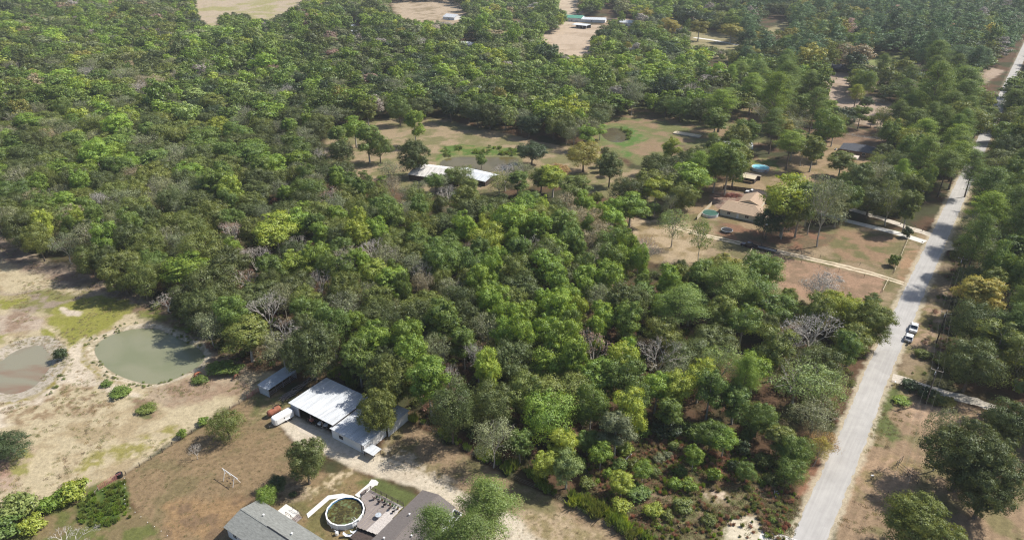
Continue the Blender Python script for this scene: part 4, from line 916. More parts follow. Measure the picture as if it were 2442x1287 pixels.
# ---------------- utility poles and wires
PL = [((2207, 962), 10.5), ((2232, 819), 10.5), ((2274, 683), 10.5), ((2325, 500), 10.5), ((2367, 400), 10.5), ((2392, 320), 10.5)]
tops = []; labs = ['utility pole with crossarm and vines at its foot above the gravel path', 'utility pole with crossarm right of the white pickup', 'utility pole with crossarm opposite the grass field corner', 'utility pole between the road and the bright pines', 'utility pole beyond the shaded stretch of road', 'farthest utility pole beside the road']
pole0 = None
for k, (q, hh) in enumerate(PL):
    p = P(*q)
    if pole0 is None:
        t = pole0 = empty('utility_pole', tuple(p), rdz, '', 'utility pole', 'utility poles along the right side of the road')
        m = MB(); m.tube([(0, 0, 0), (0, 0, hh)], [.17, .11], 10); m.build('pole', M_DARK, t)
        m = MB(); m.box(-.06, -1.3, hh - .75, .06, 1.3, hh - .62); m.build('crossarm', M_WOOD, t)
        for y in (-1.2, 0, 1.2):
            i = MB(); i.tube([(0, y, hh - .62 if y else hh), (0, y, (hh - .62 if y else hh) + .2)], [.06, .04], 8); i.build('insulator', M_WHITE, t)
        i = MB(); i.tube([(.3, .1, hh - 2.1), (.3, .1, hh - 1.3)], .2, 10); i.build('transformer', M_GMETAL, t)
    else: t = copy_tree(pole0); t.location = p
    t['label'] = labs[k]; Mx = Matrix.Translation(p) @ Matrix.Rotation(rdz, 4, 'Z')
    tops.append([Mx @ Vector((0, y, hh - .42 if y else hh + .2)) for y in (-1.2, 0, 1.2)])
fut = [v - Vector((rd.x, rd.y, 0)) * 45 for v in tops[0]]
allt = [fut] + tops
for k in range(3):
    mb = MB()
    for i in range(len(allt) - 1):
        a, b = allt[i][k], allt[i + 1][k]; pts = [a.lerp(b, s / 8) - Vector((0, 0, 3.2 * (s / 8) * (1 - s / 8))) for s in range(9)]
        mb.tube(pts, .011, 4, cap=False)
    o = mb.build('power_line', mat('wire_metal', (.13, .125, .12), .6, noise=.05)); tag(o, ['overhead power line nearest the road on the utility poles', 'overhead power line along the pole tops', 'overhead power line farthest from the road'][k], 'power line')
t = empty('light_pole', tuple(P(1815, 587)), 0, 'dark yard light pole standing beside the dark pickup', 'light pole')
m = MB(); m.tube([(0, 0, 0), (0, 0, 8.5)], [.16, .11], 8); m.build('pole', M_DARK, t)
m = MB(); m.tube([(0, 0, 8.2), (.7, .2, 8.5)], .04, 5); m.tube([(.7, .2, 8.3), (.7, .2, 8.55)], [.22, .12], 10); m.build('lamp', M_WHITE, t)

# ---------------- tan house compound
c = Vector((84.2, 247.2)) + V * 4.0
house('tan_roofed_house', 'tan shingle roofed house behind the trampoline', 'house', P(1777, 512) , AX - R(90), 17, 11, 2.6, 1.7, M_CREAM, M_SHT, hip=5.5, wins=[('x-', 0, 1.5, 1.2, 1.1), ('y-', -5, 1.5, 1.2, 1.1), ('y-', 2, 1.5, 1.4, 1.1)], doors=[('y-', -1.5)])
house('house_wing', 'rear wing of the tan roofed house nearest the white pickup', 'house', P(1793, 490), AX, 10, 8, 2.6, 1.5, M_CREAM, M_SHT, wins=[('y+', 1, 1.5, 1.2, 1)])
house('garage', 'dark brown roofed garage behind the tan roofed house', 'garage', P(1832, 478), AX - R(90), 12, 6, 2.6, 1.1, M_DARK, mat('dark_shingles', (.075, .06, .052), .9, noise=.2), doors=[('x-', 0)])
t = empty('run_in_shed', tuple(P(1783, 432)), A(-90), 'weathered flat roofed run in shed below the blue pool', 'shed')
m = MB(); m.slab([(-3.6, -2.2, 2.1), (3.4, -2.2, 2.1), (3.4, 1.6, 2.6), (-3.6, 1.6, 2.6)], .08); m.build('roof', M_PWOOD, t)
m = MB(); m.slab([(-2.6, 2.0, 2.5), (4.6, 2.0, 2.5), (4.6, 4.2, 2.3), (-2.6, 4.2, 2.3)], .08); m.build('rear_roof', M_WOOD, t)
m = MB(); m.box(-3.5, 3.6, 0, 4.4, 3.7, 2.2); m.box(3.25, -2, 0, 3.33, 3.6, 2.0); m.build('wall', M_DARK, t)
for x in (-3.4, -1.2, 1.1, 3.1):
    m = MB(); m.box(x, -2.1, 0, x + .14, -1.95, 2.05); m.build('post', M_WOOD, t)
p2 = round_pool('small round above ground pool with clear blue water', (115.1, 302.4), 3.9, 1.25, 20, M_WSIDE, M_BLUE, M_CLEAR, 1.12)
m = MB(); m.box(-.5, -1.2, 0, .5, 0, 1.25); m.build('steps', M_GWOOD, p2).location = (1.0, -4.4, 0)
t = empty('trampoline', tuple(P(1733, 553)), 0, 'round black trampoline on the grass below the tan roofed house', 'trampoline')
m = MB(); m.tube([(0, 0, .88), (0, 0, .9)], 1.85, 24); m.build('mat', M_BLACK, t)
m = MB(); pts = [(math.cos(a) * 2.1, math.sin(a) * 2.1, .9) for a in [2 * math.pi * k / 24 for k in range(25)]]; m.tube(pts, .09, 6, cap=False); m.build('frame_pad', M_GMETAL, t)
for k in range(6):
    a = k * math.pi / 3; m = MB(); m.tube([(math.cos(a) * 2.05, math.sin(a) * 2.05, 0), (math.cos(a) * 2.05, math.sin(a) * 2.05, .88)], .04, 5); m.build('leg', M_STEEL, t)
t = empty('green_pool', tuple(P(1693, 513)), 0, 'round pool with a green cover behind the pale board fence', 'swimming pool')
m = MB(); m.tube([(0, 0, 0), (0, 0, 1.1)], 3.2, 20); m.build('pool_wall', M_GSIDE, t)
m = MB(); m.tube([(0, 0, 1.1), (0, 0, 1.2)], [3.1, 2.4], 20); m.build('cover', mat('green_cover', (.035, .10, .075), .6, noise=.2), t)
t = empty('brush_pile', tuple(P(1745, 468)), 0, 'heap of dead red brown brush beside the old white pickup', 'brush pile')
for j in range(3):
    m = MB()
    for k in range(120):
        a, r_ = random.uniform(0, 6.28), random.uniform(0, 2.6) ** 1; x, y = math.cos(a) * r_ + (j - 1) * 2.2, math.sin(a) * r_ * .7; z = max(.1, 1.3 - r_ * .4) * random.random() + .1; d = Vector((random.gauss(0, 1), random.gauss(0, 1), random.gauss(0, .4))).normalized() * random.uniform(.3, .8)
        m.tube([(x - d.x, y - d.y, max(.05, z - d.z)), (x + d.x, y + d.y, max(.05, z + d.z))], .05, 3, cap=False)
    m.build('branches', M_RUST if j != 1 else M_REDP, t)
# slate house, carport
house('slate_roofed_house', 'brick house with a slate grey hip roof near the white board fence', 'house', P(2046, 366), AX - R(90), 15.5, 10.5, 2.7, 2.0, M_BRICK, M_SHD, hip=5.0, wins=[('x-', 0, 1.5, 1.2, 1.2), ('y-', -4, 1.5, 1.2, 1.2), ('y-', 3, 1.5, 1.2, 1.2)])
t = empty('carport', tuple(P(2026, 384)), A(-90), 'tan arched metal carport in front of the slate roofed house', 'carport')
m = MB(); secs = [[(x, 3 * math.cos(a), 2.1 + .7 * math.sin(a)) for a in [math.pi * k / 8 for k in range(9)]] + [(x, -2.95 * math.cos(a), 2.03 + .68 * math.sin(a)) for a in [math.pi * k / 8 for k in range(9)]] for x in (-3.6, 3.6)]
m.loft(secs); m.build('roof', mat('tan_sheet', (.55, .46, .38), .6, noise=.06), t)
for x in (-3.4, 0, 3.4):
    for y in (-2.9, 2.9):
        m = MB(); m.tube([(x, y, 0), (x, y, 2.1)], .06, 5); m.build('post', M_WHITE, t)
t = empty('garden_shed', tuple(P(1913, 358)), A(10), 'small white domed shed between two tall trees', 'shed')
m = MB(); m.box(-1.6, -1.6, 0, 1.6, 1.6, 1.6); m.build('wall', M_WHITE, t); m = MB(); m.loft([[(x, 1.8 * math.cos(a), 1.6 + 1.1 * math.sin(a)) for a in [math.pi * k / 8 for k in range(9)]] for x in (-1.8, 1.8)]); m.build('roof', M_WMETAL, t)
t = empty('water_trough', tuple(P(1993, 357)), A(0), 'small white trough in the yard left of the slate roofed house', 'trough')
m = MB(); m.box(-.8, -.4, 0, .8, .4, .6); m.build('basin', M_WHITE, t); m = MB(); m.box(-.7, -.3, .58, .7, .3, .61); m.build('water', M_GLASS, t)
# dome / greenhouse behind the trees
t = empty('white_greenhouse', tuple(P(1748, 350)), A(-60), 'white hooped greenhouse mostly hidden behind tall trees', 'greenhouse')
m = MB(); m.loft([[(x, 4 * math.cos(a), 2.6 * math.sin(a)) for a in [math.pi * k / 10 for k in range(11)]] for x in (-9, 9)]); m.build('cover', M_WHITE, t)
m = MB()
for x in (-9.02, 9.02): m.tube([(x, 4.05 * math.cos(a), 2.65 * math.sin(a)) for a in [math.pi * k / 10 for k in range(11)]], .08, 4, cap=False)
m.build('hoop', M_STEEL, t)
# buildings in the far barn group by the pond
c = P(1052, 424); house('pond_barn', 'rusty white metal roofed barn beside the brown pond', 'barn', (c.x, c.y), AX - R(78), 24, 15, 2.7, 1.8, M_DARK, M_OLDMETAL, ribs=30)
c = P(1135, 428); house('pond_shed', 'low white metal roofed shed right of the pond barn', 'shed', (c.x, c.y), AX - R(90), 17, 10, 2.4, 1.0, M_DARK, M_WMETAL, ribs=20)
for lab, q, rz, L_, W_, wh, ri, mr in (
 ('white metal roofed house hidden in the grove above the wood', (1285, 505), -90, 14, 8, 2.6, 1.0, M_WMETAL), ('small white roofed outbuilding just below the hidden house', (1312, 538), -80, 9, 6, 2.4, .8, M_WMETAL),
 ('distant white barn with a pale blue metal roof near the top edge', (1079, 46), -90, 16, 14, 3, 2.5, M_WMETAL),
 ('white metal roof showing between the treetops left of the dusty paddock', (1121, 112), -90, 18, 10, 3, 1.2, M_WMETAL),
 ('dark low building roof among trees at the upper left', (832, 66), -85, 16, 7, 2.6, 1, M_GMETAL),
 ('small white shed beside the dark low building', (848, 80), -40, 8, 6, 2.6, 1, M_WMETAL),
 ('green metal roofed building beyond the dusty paddock', (1368, 50), -80, 22, 14, 4, 2, M_GREENR),
 ('long white roofed barn behind the open front stable', (1412, 52), -70, 30, 14, 3, 1.5, M_WMETAL),
 ('white roofed house right of the long white barn', (1499, 60), -90, 20, 12, 3, 2, M_WMETAL),
 ('white roofed shed at the end of the gravel yard', (2182, 186), -90, 22, 10, 3, 1.2, M_WMETAL),
 ('small white roofed building among the trees beside the gravel yard', (2080, 182), 0, 12, 8, 3, 1.5, M_GSIDE),
 ('pale roofed shed at the upper edge of the wet field', (1640, 322), -90, 14, 4, .5, .3, M_PWOOD)):
    c = P(*q); house('metal_roofed_building' if W_ > 4 else 'low_pale_shed', lab, 'building', (c.x, c.y), A(rz), L_, W_, wh, ri, M_WSIDE, mr, ribs=14, wins=[('y-', 0, 1.4, 1.2, 1.1)] if wh > 1 else (), doors=[('y-', 3)] if wh > 2 else ())
c = P(1608, 76); house('white_farmhouse', 'distant white house with a steep dark grey roof', 'house', (c.x, c.y), A(-20), 13, 9, 5, 4.5, M_WHITE, M_SHD, wins=[('y-', -2, 2, 1, 1.6), ('y-', 2, 2, 1, 1.6), ('x-', 0, 2, 1, 1.6)], doors=[('y-', 0)], chim=(2, 0))
c = P(2006, 170); house('dark_roofed_stable', 'dark blue roofed open stable at the head of the gravel yard', 'stable', (c.x, c.y), A(-90), 20, 9, 3, 1.8, M_DARK, mat('navy_roof', (.05, .06, .09), .7, noise=.1), over=1.5)
t = empty('open_stable', tuple(P(1386, 67)), A(-92), 'open fronted stable with a flat white roof facing the dusty paddock', 'stable')
ribbed((-9, -5, 3.3), (9, -5, 3.3), (9, 5, 3.8), (-9, 5, 3.8), 20).build('roof', M_WMETAL, t)
m = MB(); m.box(-8.8, 4.5, 0, 8.8, 4.7, 3.6); m.box(3, -4.6, 0, 5.5, -4.4, 2.6); m.build('wall', M_DARK, t)
for x in (-8.6, -4.3, 0, 4.3, 8.6):
    m = MB(); m.box(x, -4.8, 0, x + .2, -4.6, 3.3); m.build('post', M_WHITE, t)

# ---------------- horses
def horse(label, q, rz, m1):
    t = empty('horse', tuple(P(*q)), rz, label, 'horse')
    me = bpy.data.meshes.new('body'); J = [(0,0,1.15,.27),(-.45,0,1.18,.28),(-.72,0,1.2,.25),(.42,0,1.15,.26),(.68,0,1.22,.21),(.98,0,1.05,.13),(1.25,0,.72,.10),(1.38,0,.48,.08),(1.5,0,.28,.055)]
    E_ = [(0,1),(1,2),(0,3),(3,4),(4,5),(5,6),(6,7),(7,8)]
    for s in (-1, 1):
        b = len(J); J += [(-.66,s*.15,.95,.17),(-.56,s*.16,.72,.10),(-.80,s*.16,.48,.06),(-.74,s*.16,.10,.045),(-.68,s*.16,.03,.06)]; E_ += [(2,b),(b,b+1),(b+1,b+2),(b+2,b+3),(b+3,b+4)]
        b = len(J); J += [(.55,s*.14,.92,.12),(.55,s*.14,.52,.065),(.57,s*.14,.10,.042),(.61,s*.14,.03,.058)]; E_ += [(4,b),(b,b+1),(b+1,b+2),(b+2,b+3)]
        b = len(J); J += [(1.2,s*.07,.86,.02)]; E_ += [(6,b)]
    me.from_pydata([j[:3] for j in J], E_, []); me.materials.append(m1)
    o = bpy.data.objects.new('body', me); col.objects.link(o); o.parent = t
    sk = o.modifiers.new('skin', 'SKIN'); sub = o.modifiers.new('sub', 'SUBSURF'); sub.levels = sub.render_levels = 2
    for i, j in enumerate(J): me.skin_vertices[0].data[i].radius = (j[3], j[3])
    me.skin_vertices[0].data[0].use_root = True
    m = MB(); m.tube([(-.92, 0, 1.28), (-1.05, 0, 1.0), (-1.02, 0, .45)], [.05, .08, .02], 6); m.build('tail', M_BLACK, t)
    m = MB(); m.tube([(.66, 0, 1.42), (.98, 0, 1.19), (1.22, 0, .88)], [.03, .05, .03], 5); m.build('mane', M_BLACK, t)
    return t
M_CHEST = mat('chestnut_coat', (.26, .09, .045), .6, noise=.15)
horse('chestnut horse standing on the bare bank right of the big pond', (470, 899), R(60), M_CHEST)
horse('brown horse grazing in the shade under the trees above the grey shed', (564, 903), R(65), mat('bay_coat', (.14, .06, .035), .6, noise=.15))

# ------------------------------------------------------------------ vegetation prototypes
def unit(v): return v / (np.linalg.norm(v, axis=-1, keepdims=True) + 1e-9)
def leaf_quads(rng, pos, nrm, size, shade, asp=.55, droop=.0):
    n = len(pos); a = unit(np.cross(nrm, rng.normal(size=(n, 3)))); b = unit(np.cross(nrm, a))
    s = (size * rng.uniform(.6, 1.35, n))[:, None]
    tip = pos + a * s; base = pos - a * s; l = pos + b * s * asp + nrm * s * .12; r = pos - b * s * asp + nrm * s * .12
    V_ = np.stack([base, r, tip, l], 1).reshape(-1, 3); F = np.arange(4 * n).reshape(n, 4)
    return V_, F, np.repeat(shade, 4)
def crown_broad(seed, Rr, H, z0, nl, lr, ncl, nlf, ls, dens=1.0, top=1.0, rnd=.75, spread=.17):
    rng = np.random.default_rng(seed); zc = (z0 + H) / 2; hz = (H - z0) / 2
    C = [(0, 0, zc + hz * .35 * top, lr * Rr * 1.1)]
    k = 0
    while len(C) < nl and k < 500:
        k += 1; a = rng.uniform(0, 2 * math.pi); rr = math.sqrt(rng.random()) * .72; zz = rng.uniform(-.62, .62)
        lim = math.sqrt(max(0, 1 - zz * zz)); x, y, z = math.cos(a) * rr * lim * Rr, math.sin(a) * rr * lim * Rr, zc + zz * hz
        q = lr * Rr * rng.uniform(.7, 1.15)
        if all(math.dist((x, y, z), c[:3]) > .56 * (q + c[3]) for c in C): C.append((x, y, z, q))
    for _ in range(max(3, nl // 2)):      # leaders and stray boughs that break the outline
        a = rng.uniform(0, 2 * math.pi); e = rng.uniform(-.1, 1.4); d = rng.uniform(.70, .90)
        C.append((math.cos(a) * math.cos(e) * Rr * d, math.sin(a) * math.cos(e) * Rr * d, zc + math.sin(e) * hz * d, lr * Rr * rng.uniform(.28, .5)))
    C = np.array(C); Ps, Ns, Sh = [], [], []
    for (x, y, z, q) in C:
        n = max(5, int(ncl * min(1, (q / (lr * Rr)) ** 1.5 + .05))); i = np.arange(n) + .5; ph = np.arccos(1 - 1.75 * i / n); th = math.pi * (1 + 5 ** .5) * i + rng.uniform(0, 6)
        d = np.stack([np.cos(th) * np.sin(ph), np.sin(th) * np.sin(ph), np.cos(ph)], -1); d = unit(d + rng.normal(0, .22, d.shape))
        cc = np.array([x, y, z]) + d * q * rng.uniform(.72, 1.12, (n, 1)) * np.array([1, 1, .85])
        keep = np.ones(n, bool)
        for c2 in C:
            if (c2[0], c2[1], c2[2]) != (x, y, z): keep &= np.linalg.norm(cc - c2[:3], axis=1) > c2[3] * .62
        keep &= rng.random(n) < dens
        for j in np.where(keep)[0]:
            m = max(4, int(nlf * rng.uniform(.6, 1.4))); sp = q * spread / .34 * rng.uniform(.75, 1.3) * .5
            p = cc[j] + rng.normal(0, 1, (m, 3)) * sp * np.array([1, 1, .6])
            nn = unit(d[j] * 1.0 + unit(p - cc[j]) * .8 + np.array([0, 0, .3]) + rng.normal(0, rnd * .36, (m, 3)))
            Ps.append(p); Ns.append(nn); s0 = rng.normal(.5, .15); Sh.append(np.clip(s0 + rng.normal(0, .09, m), 0, 1))
    Ps, Ns, Sh = np.concatenate(Ps), np.concatenate(Ns), np.concatenate(Sh)
    return C, leaf_quads(rng, Ps, Ns, ls, Sh)
def crown_pine(seed, Rr, H, z0, nb, nlf, ls):
    rng = np.random.default_rng(seed); Ps, Ns, Sh = [], [], []; C = []
    for k in range(nb):
        f = (k + rng.random()) / nb; z = z0 + (H - z0) * f ** .9; prof = (1 - f ** 2.2) * .82 + .2; prof *= min(1, .55 + f * 2.2)
        a = rng.uniform(0, 2 * math.pi); L_ = Rr * prof * rng.uniform(.55, 1.1)
        tip = np.array([math.cos(a) * L_, math.sin(a) * L_, z + L_ * .10]); C.append((*tip, z))
        for s in (np.array([.45, .75, 1.0]) if L_ > Rr * .5 else np.array([.6, 1.0])):
            for _ in range(2):
                c = np.array([0, 0, z]) * (1 - s) + tip * s + rng.normal(0, .28, 3) * np.array([1, 1, .4]) * Rr / 4; q = Rr * .13 * rng.uniform(.7, 1.3)
                m = max(4, int(nlf * rng.uniform(.6, 1.3))); o = rng.normal(0, 1, (m, 3)) * np.array([q, q, q * .45])
                Ps.append(c + o); Ns.append(unit(unit(o + np.array([0, 0, q * .6])) + rng.normal(0, .38, (m, 3)) + np.array([0, 0, .3]))); s0 = rng.normal(.5, .15); Sh.append(np.clip(s0 + o[:, 2] / q * .18 + rng.normal(0, .12, m), 0, 1))
    Ps, Ns, Sh = np.concatenate(Ps), np.concatenate(Ns), np.concatenate(Sh)
    return C, leaf_quads(rng, Ps, Ns, ls, Sh, asp=.36)
def branch_mb(seed, H, r0, tips, zb, twist=.5, n=6, fine=0):
    """trunk with limbs reaching the given tips"""
    rr = random.Random(seed); m = MB(); pts = []; x = y = 0
    ztop = H * .86
    for i in range(7):
        f = i / 6; x += rr.uniform(-twist, twist) * .5 * (i > 0); y += rr.uniform(-twist, twist) * .5 * (i > 0); pts.append(Vector((x * f, y * f, ztop * f - .15)))
    m.tube(pts, [r0 * (1.25 if i == 0 else 1 - .85 * i / 6) for i in range(7)], n)
    for (tx, ty, tz) in tips:
        f = min(.9, max(.22, (tz - math.hypot(tx, ty) * .8) / ztop)); i = min(5, int(f * 6)); a = pts[i].lerp(pts[i + 1], f * 6 - i)
        b = Vector((tx, ty, tz)); md = a.lerp(b, .5) + Vector((rr.uniform(-.3, .3), rr.uniform(-.3, .3), rr.uniform(.0, .6)))
        m.tube([a, md, b], [r0 * .42 * (1 - f * .5), r0 * .25, r0 * .08], 5, cap=False)
        for _ in range(fine):
            e = b + Vector((rr.gauss(0, 1), rr.gauss(0, 1), rr.gauss(.3, .7))) * H * .07; m.tube([md.lerp(b, rr.random()), e], [r0 * .08, r0 * .02], 3, cap=False)
    return m
def bare_mb(seed, Rr, H, r0, spread=.5, twigs=3):
    rr = random.Random(seed); m = MB(); ends = []
    def grow(p, d, L_, r, lv):
        q = p + d * L_; md = p.lerp(q, .5) + Vector((rr.gauss(0, 1), rr.gauss(0, 1), rr.gauss(0, .5))) * L_ * .07
        m.tube([p, md, q], [r, r * .8, r * .6], 5 if lv < 2 else 3, cap=False)
        if lv >= 5: ends.append((q, d)); return
        k = rr.choice((2, 3)) if lv else 4
        if lv >= 3: k = twigs
        for i in range(k):
            ax = d.orthogonal().normalized(); ax.rotate(Matrix.Rotation(2 * math.pi * (i + rr.random() * .7) / k, 3, d))
            s = spread * rr.uniform(.55, 1.25); nd = (d * math.cos(s) + ax * math.sin(s) + Vector((0, 0, .10))).normalized()
            grow(q, nd, L_ * rr.uniform(.62, .85), r * .62, lv + 1)
    grow(Vector((0, 0, -.1)), Vector((rr.uniform(-.08, .08), rr.uniform(-.08, .08), 1)).normalized(), H * .26, r0, 0)
    # normalise
    mx = max(max(abs(v[0]), abs(v[1])) for v in m.v); mz = max(v[2] for v in m.v)
    m.v = [(v[0] * Rr / mx, v[1] * Rr / mx, v[2] * H / mz) for v in m.v]; ends = [(Vector((q.x * Rr / mx, q.y * Rr / mx, q.z * H / mz)), d) for q, d in ends]
    return m, ends
def mesh_from(mb, name, m):
    me = bpy.data.meshes.new(name); me.from_pydata(mb.v, [], mb.f); me.materials.append(m); me.update(); return me
PROTO = {}   # kind -> list of dict(R,H,trunk mesh,crown mesh)
def reg(kind, Rr, H, trunk, crown): PROTO.setdefault(kind, []).append(dict(R=Rr, H=H, trunk=trunk, crown=crown))
def crown_mesh(name, q): V_, F, S = q; return np_mesh(name, V_, F, [M_LEAF], {'shade': ('FLOAT', S)})
for s in range(2):    # very large crowns seen close by
    C, q = crown_broad(150 + s, 9, 16, 2.4, 34, .25, 34, 46, .17, rnd=.8, spread=.14, dens=.9)
    reg('grand', 9, 16, mesh_from(branch_mb(15 + s, 16, .5, [tuple(c[:3]) for c in C[1:14]], 3), 'trunk', M_BARK), crown_mesh('crown', q))
for s in range(5):    # dense round dark crowns
    C, q = crown_broad(100 + s, 6, 13, 2.6 + .4 * (s % 3), 13 + 2 * s, (.46, .40, .36, .42, .33)[s], 34, 46, .165, rnd=.75, top=(1, .6, 1.2, .8, 1)[s], spread=.15, dens=.92)
    reg('oak', 6, 13, mesh_from(branch_mb(s, 13, .34, [tuple(c[:3]) for c in C[1:9]], 3), 'trunk', M_BARK), crown_mesh('crown', q))
for s in range(5):    # taller, looser light crowns
    C, q = crown_broad(200 + s, 4.6, 15, 3.2 + .6 * (s % 2), 15 + 2 * s, (.40, .34, .30, .36, .32)[s], 30, 36, .17, dens=.86, rnd=.85, spread=.16)
    reg('elm', 4.6, 15, mesh_from(branch_mb(20 + s, 15, .27, [tuple(c[:3]) for c in C[1:10]], 4), 'trunk', M_GREYBARK), crown_mesh('crown', q))
for s in range(3):    # thin airy crowns with much branchwork in view
    C, q = crown_broad(300 + s, 5.2, 14, 3.5, 13, .34, 30, 17, .15, dens=.75, rnd=1.0, spread=.24)
    mb_, ends = bare_mb(60 + s, 5.0, 13.6, .25, .5, 2)
    reg('airy', 5.2, 14, mesh_from(mb_, 'trunk', M_GREYBARK), crown_mesh('crown', q))
for s in range(4):    # pines
    C, q = crown_pine(400 + s, 5, 22, 9.5 + s % 3, 84, 50, .15)
    reg('pine', 5, 22, mesh_from(branch_mb(40 + s, 23, .30, [tuple(c[:3]) for c in C[::2]], 9, .3), 'trunk', M_BARK), crown_mesh('crown', q))
for s in range(4):    # bare trees, a haze of twigs with few dry leaves
    mb_, ends = bare_mb(80 + s, 5.2, 10.5, .22, .52, 3); rng = np.random.default_rng(900 + s)
    pe = np.array([tuple(e[0]) for e in ends]); pe = pe[rng.random(len(pe)) < .6]; pe = np.repeat(pe, 5, 0) + rng.normal(0, .26, (len(pe) * 5, 3))
    q = leaf_quads(rng, pe, unit(rng.normal(size=pe.shape)), .13, np.clip(rng.normal(.5, .2, len(pe)), 0, 1), asp=.5)
    reg('bare', 5.2, 10.5, mesh_from(mb_, 'trunk', M_PALEBARK), crown_mesh('crown', q))
for s in range(4):    # shrubs
    C, q = crown_broad(500 + s, 1.5, 2.3, .15, 9, .42, 22, 13, .13, rnd=.8)
    reg('shrub', 1.5, 2.3, mesh_from(branch_mb(90 + s, 2.0, .05, [tuple(c[:3]) for c in C[1:6]], .3, .1, 4), 'stem', M_BARK), crown_mesh('foliage', q))
FAR = {}
for s in range(6):
    C, q = crown_broad(600 + s, 5.5, 14, 2.8, 12 + s, .38, 24, 11, .36, rnd=.75, spread=.15); FAR.setdefault('oak', []).append((5.5, 14, q))
for s in range(5):
    C, q = crown_broad(700 + s, 4.6, 16, 3.5, 13, .36, 20, 11, .36, dens=.85, rnd=.8, spread=.16); FAR.setdefault('elm', []).append((4.6, 16, q))
for s in range(3):
    C, q = crown_pine(800 + s, 5, 22, 8, 34, 9, .5); FAR.setdefault('pine', []).append((5, 22, q))

# ------------------------------------------------------------------ instancing for uncountable growth
def scatter(name, meshes, pts, rot, scl, idx, tint, label=None):
    pc_ = bpy.data.collections.new(name + '_kinds')
    for i, me in enumerate(meshes):
        o = bpy.data.objects.new('%s_kind_%02d' % (name, i), me); pc_.objects.link(o)
    n = len(pts); me = bpy.data.meshes.new(name); me.vertices.add(n); me.vertices.foreach_set('co', np.asarray(pts, np.float32).ravel())
    def at(nm, ty, d, key):
        a = me.attributes.new(nm, ty, 'POINT'); a.data.foreach_set(key, np.asarray(d).ravel())
    at('rot', 'FLOAT_VECTOR', np.asarray(rot, np.float32), 'vector'); at('scl', 'FLOAT_VECTOR', np.asarray(scl, np.float32), 'vector')
    at('kind_index', 'INT', np.asarray(idx, np.int32), 'value'); at('tint', 'FLOAT_COLOR', np.concatenate([np.asarray(tint, np.float32), np.ones((n, 1), np.float32)], 1), 'color')
    o = bpy.data.objects.new(name, me); col.objects.link(o); tag(o, label, kind='stuff')
    ng = bpy.data.node_groups.new(name, 'GeometryNodeTree'); ng.interface.new_socket('Geometry', in_out='INPUT', socket_type='NodeSocketGeometry'); ng.interface.new_socket('Geometry', in_out='OUTPUT', socket_type='NodeSocketGeometry')
    N, L = ng.nodes, ng.links; gi, go = N.new('NodeGroupInput'), N.new('NodeGroupOutput'); ip = N.new('GeometryNodeInstanceOnPoints'); ci = N.new('GeometryNodeCollectionInfo')
    ci.inputs['Collection'].default_value = pc_; ci.inputs['Separate Children'].default_value = True; ci.inputs['Reset Children'].default_value = True
    ip.inputs['Pick Instance'].default_value = True
    def na(nm, ty):
        a = N.new('GeometryNodeInputNamedAttribute'); a.data_type = ty; a.inputs['Name'].default_value = nm; return a.outputs[0]
    L.new(gi.outputs[0], ip.inputs['Points']); L.new(ci.outputs[0], ip.inputs['Instance']); L.new(na('kind_index', 'INT'), ip.inputs['Instance Index'])
    L.new(na('scl', 'FLOAT_VECTOR'), ip.inputs['Scale']); er = N.new('FunctionNodeEulerToRotation'); L.new(na('rot', 'FLOAT_VECTOR'), er.inputs[0]); L.new(er.outputs[0], ip.inputs['Rotation'])
    L.new(ip.outputs[0], go.inputs[0]); md = o.modifiers.new('scatter', 'NODES'); md.node_group = ng; return o

# ------------------------------------------------------------------ tints
T = {
 'dark green': (0.114, 0.140, 0.042), 'deep green': (0.071, 0.102, 0.038), 'olive green': (0.178, 0.208, 0.048), 'mid green': (0.153, 0.216, 0.046), 'bright green': (0.219, 0.312, 0.048),
 'yellow green': (0.310, 0.370, 0.058), 'grey green': (0.225, 0.245, 0.120), 'pale green': (0.260, 0.325, 0.100), 'golden yellow': (0.420, 0.360, 0.080), 'dull gold': (0.300, 0.280, 0.065),
 'grey': (0.380, 0.340, 0.290), 'red brown': (0.310, 0.190, 0.130), 'pinkish brown': (0.400, 0.280, 0.215), 'tan': (0.330, 0.280, 0.160), 'orange brown': (0.340, 0.235, 0.090), 'blue green': (0.107, 0.172, 0.070)}
def vary(c, k=.14): f = random.uniform(1 - k, 1 + k); g = random.uniform(-.05, .05); return (c[0] * f * (1 + g), c[1] * f, c[2] * f * (1 - g))
NAMES = {'grand': ('broadleaf_tree', 'very large tree'), 'oak': ('broadleaf_tree', 'round crowned tree'), 'elm': ('slender_tree', 'tall loose crowned tree'), 'airy': ('airy_tree', 'thin leaved airy tree'), 'pine': ('pine_tree', 'pine'), 'bare': ('bare_tree', 'leafless tree'), 'shrub': ('shrub', 'shrub')}
DONE = {}
TREES = []
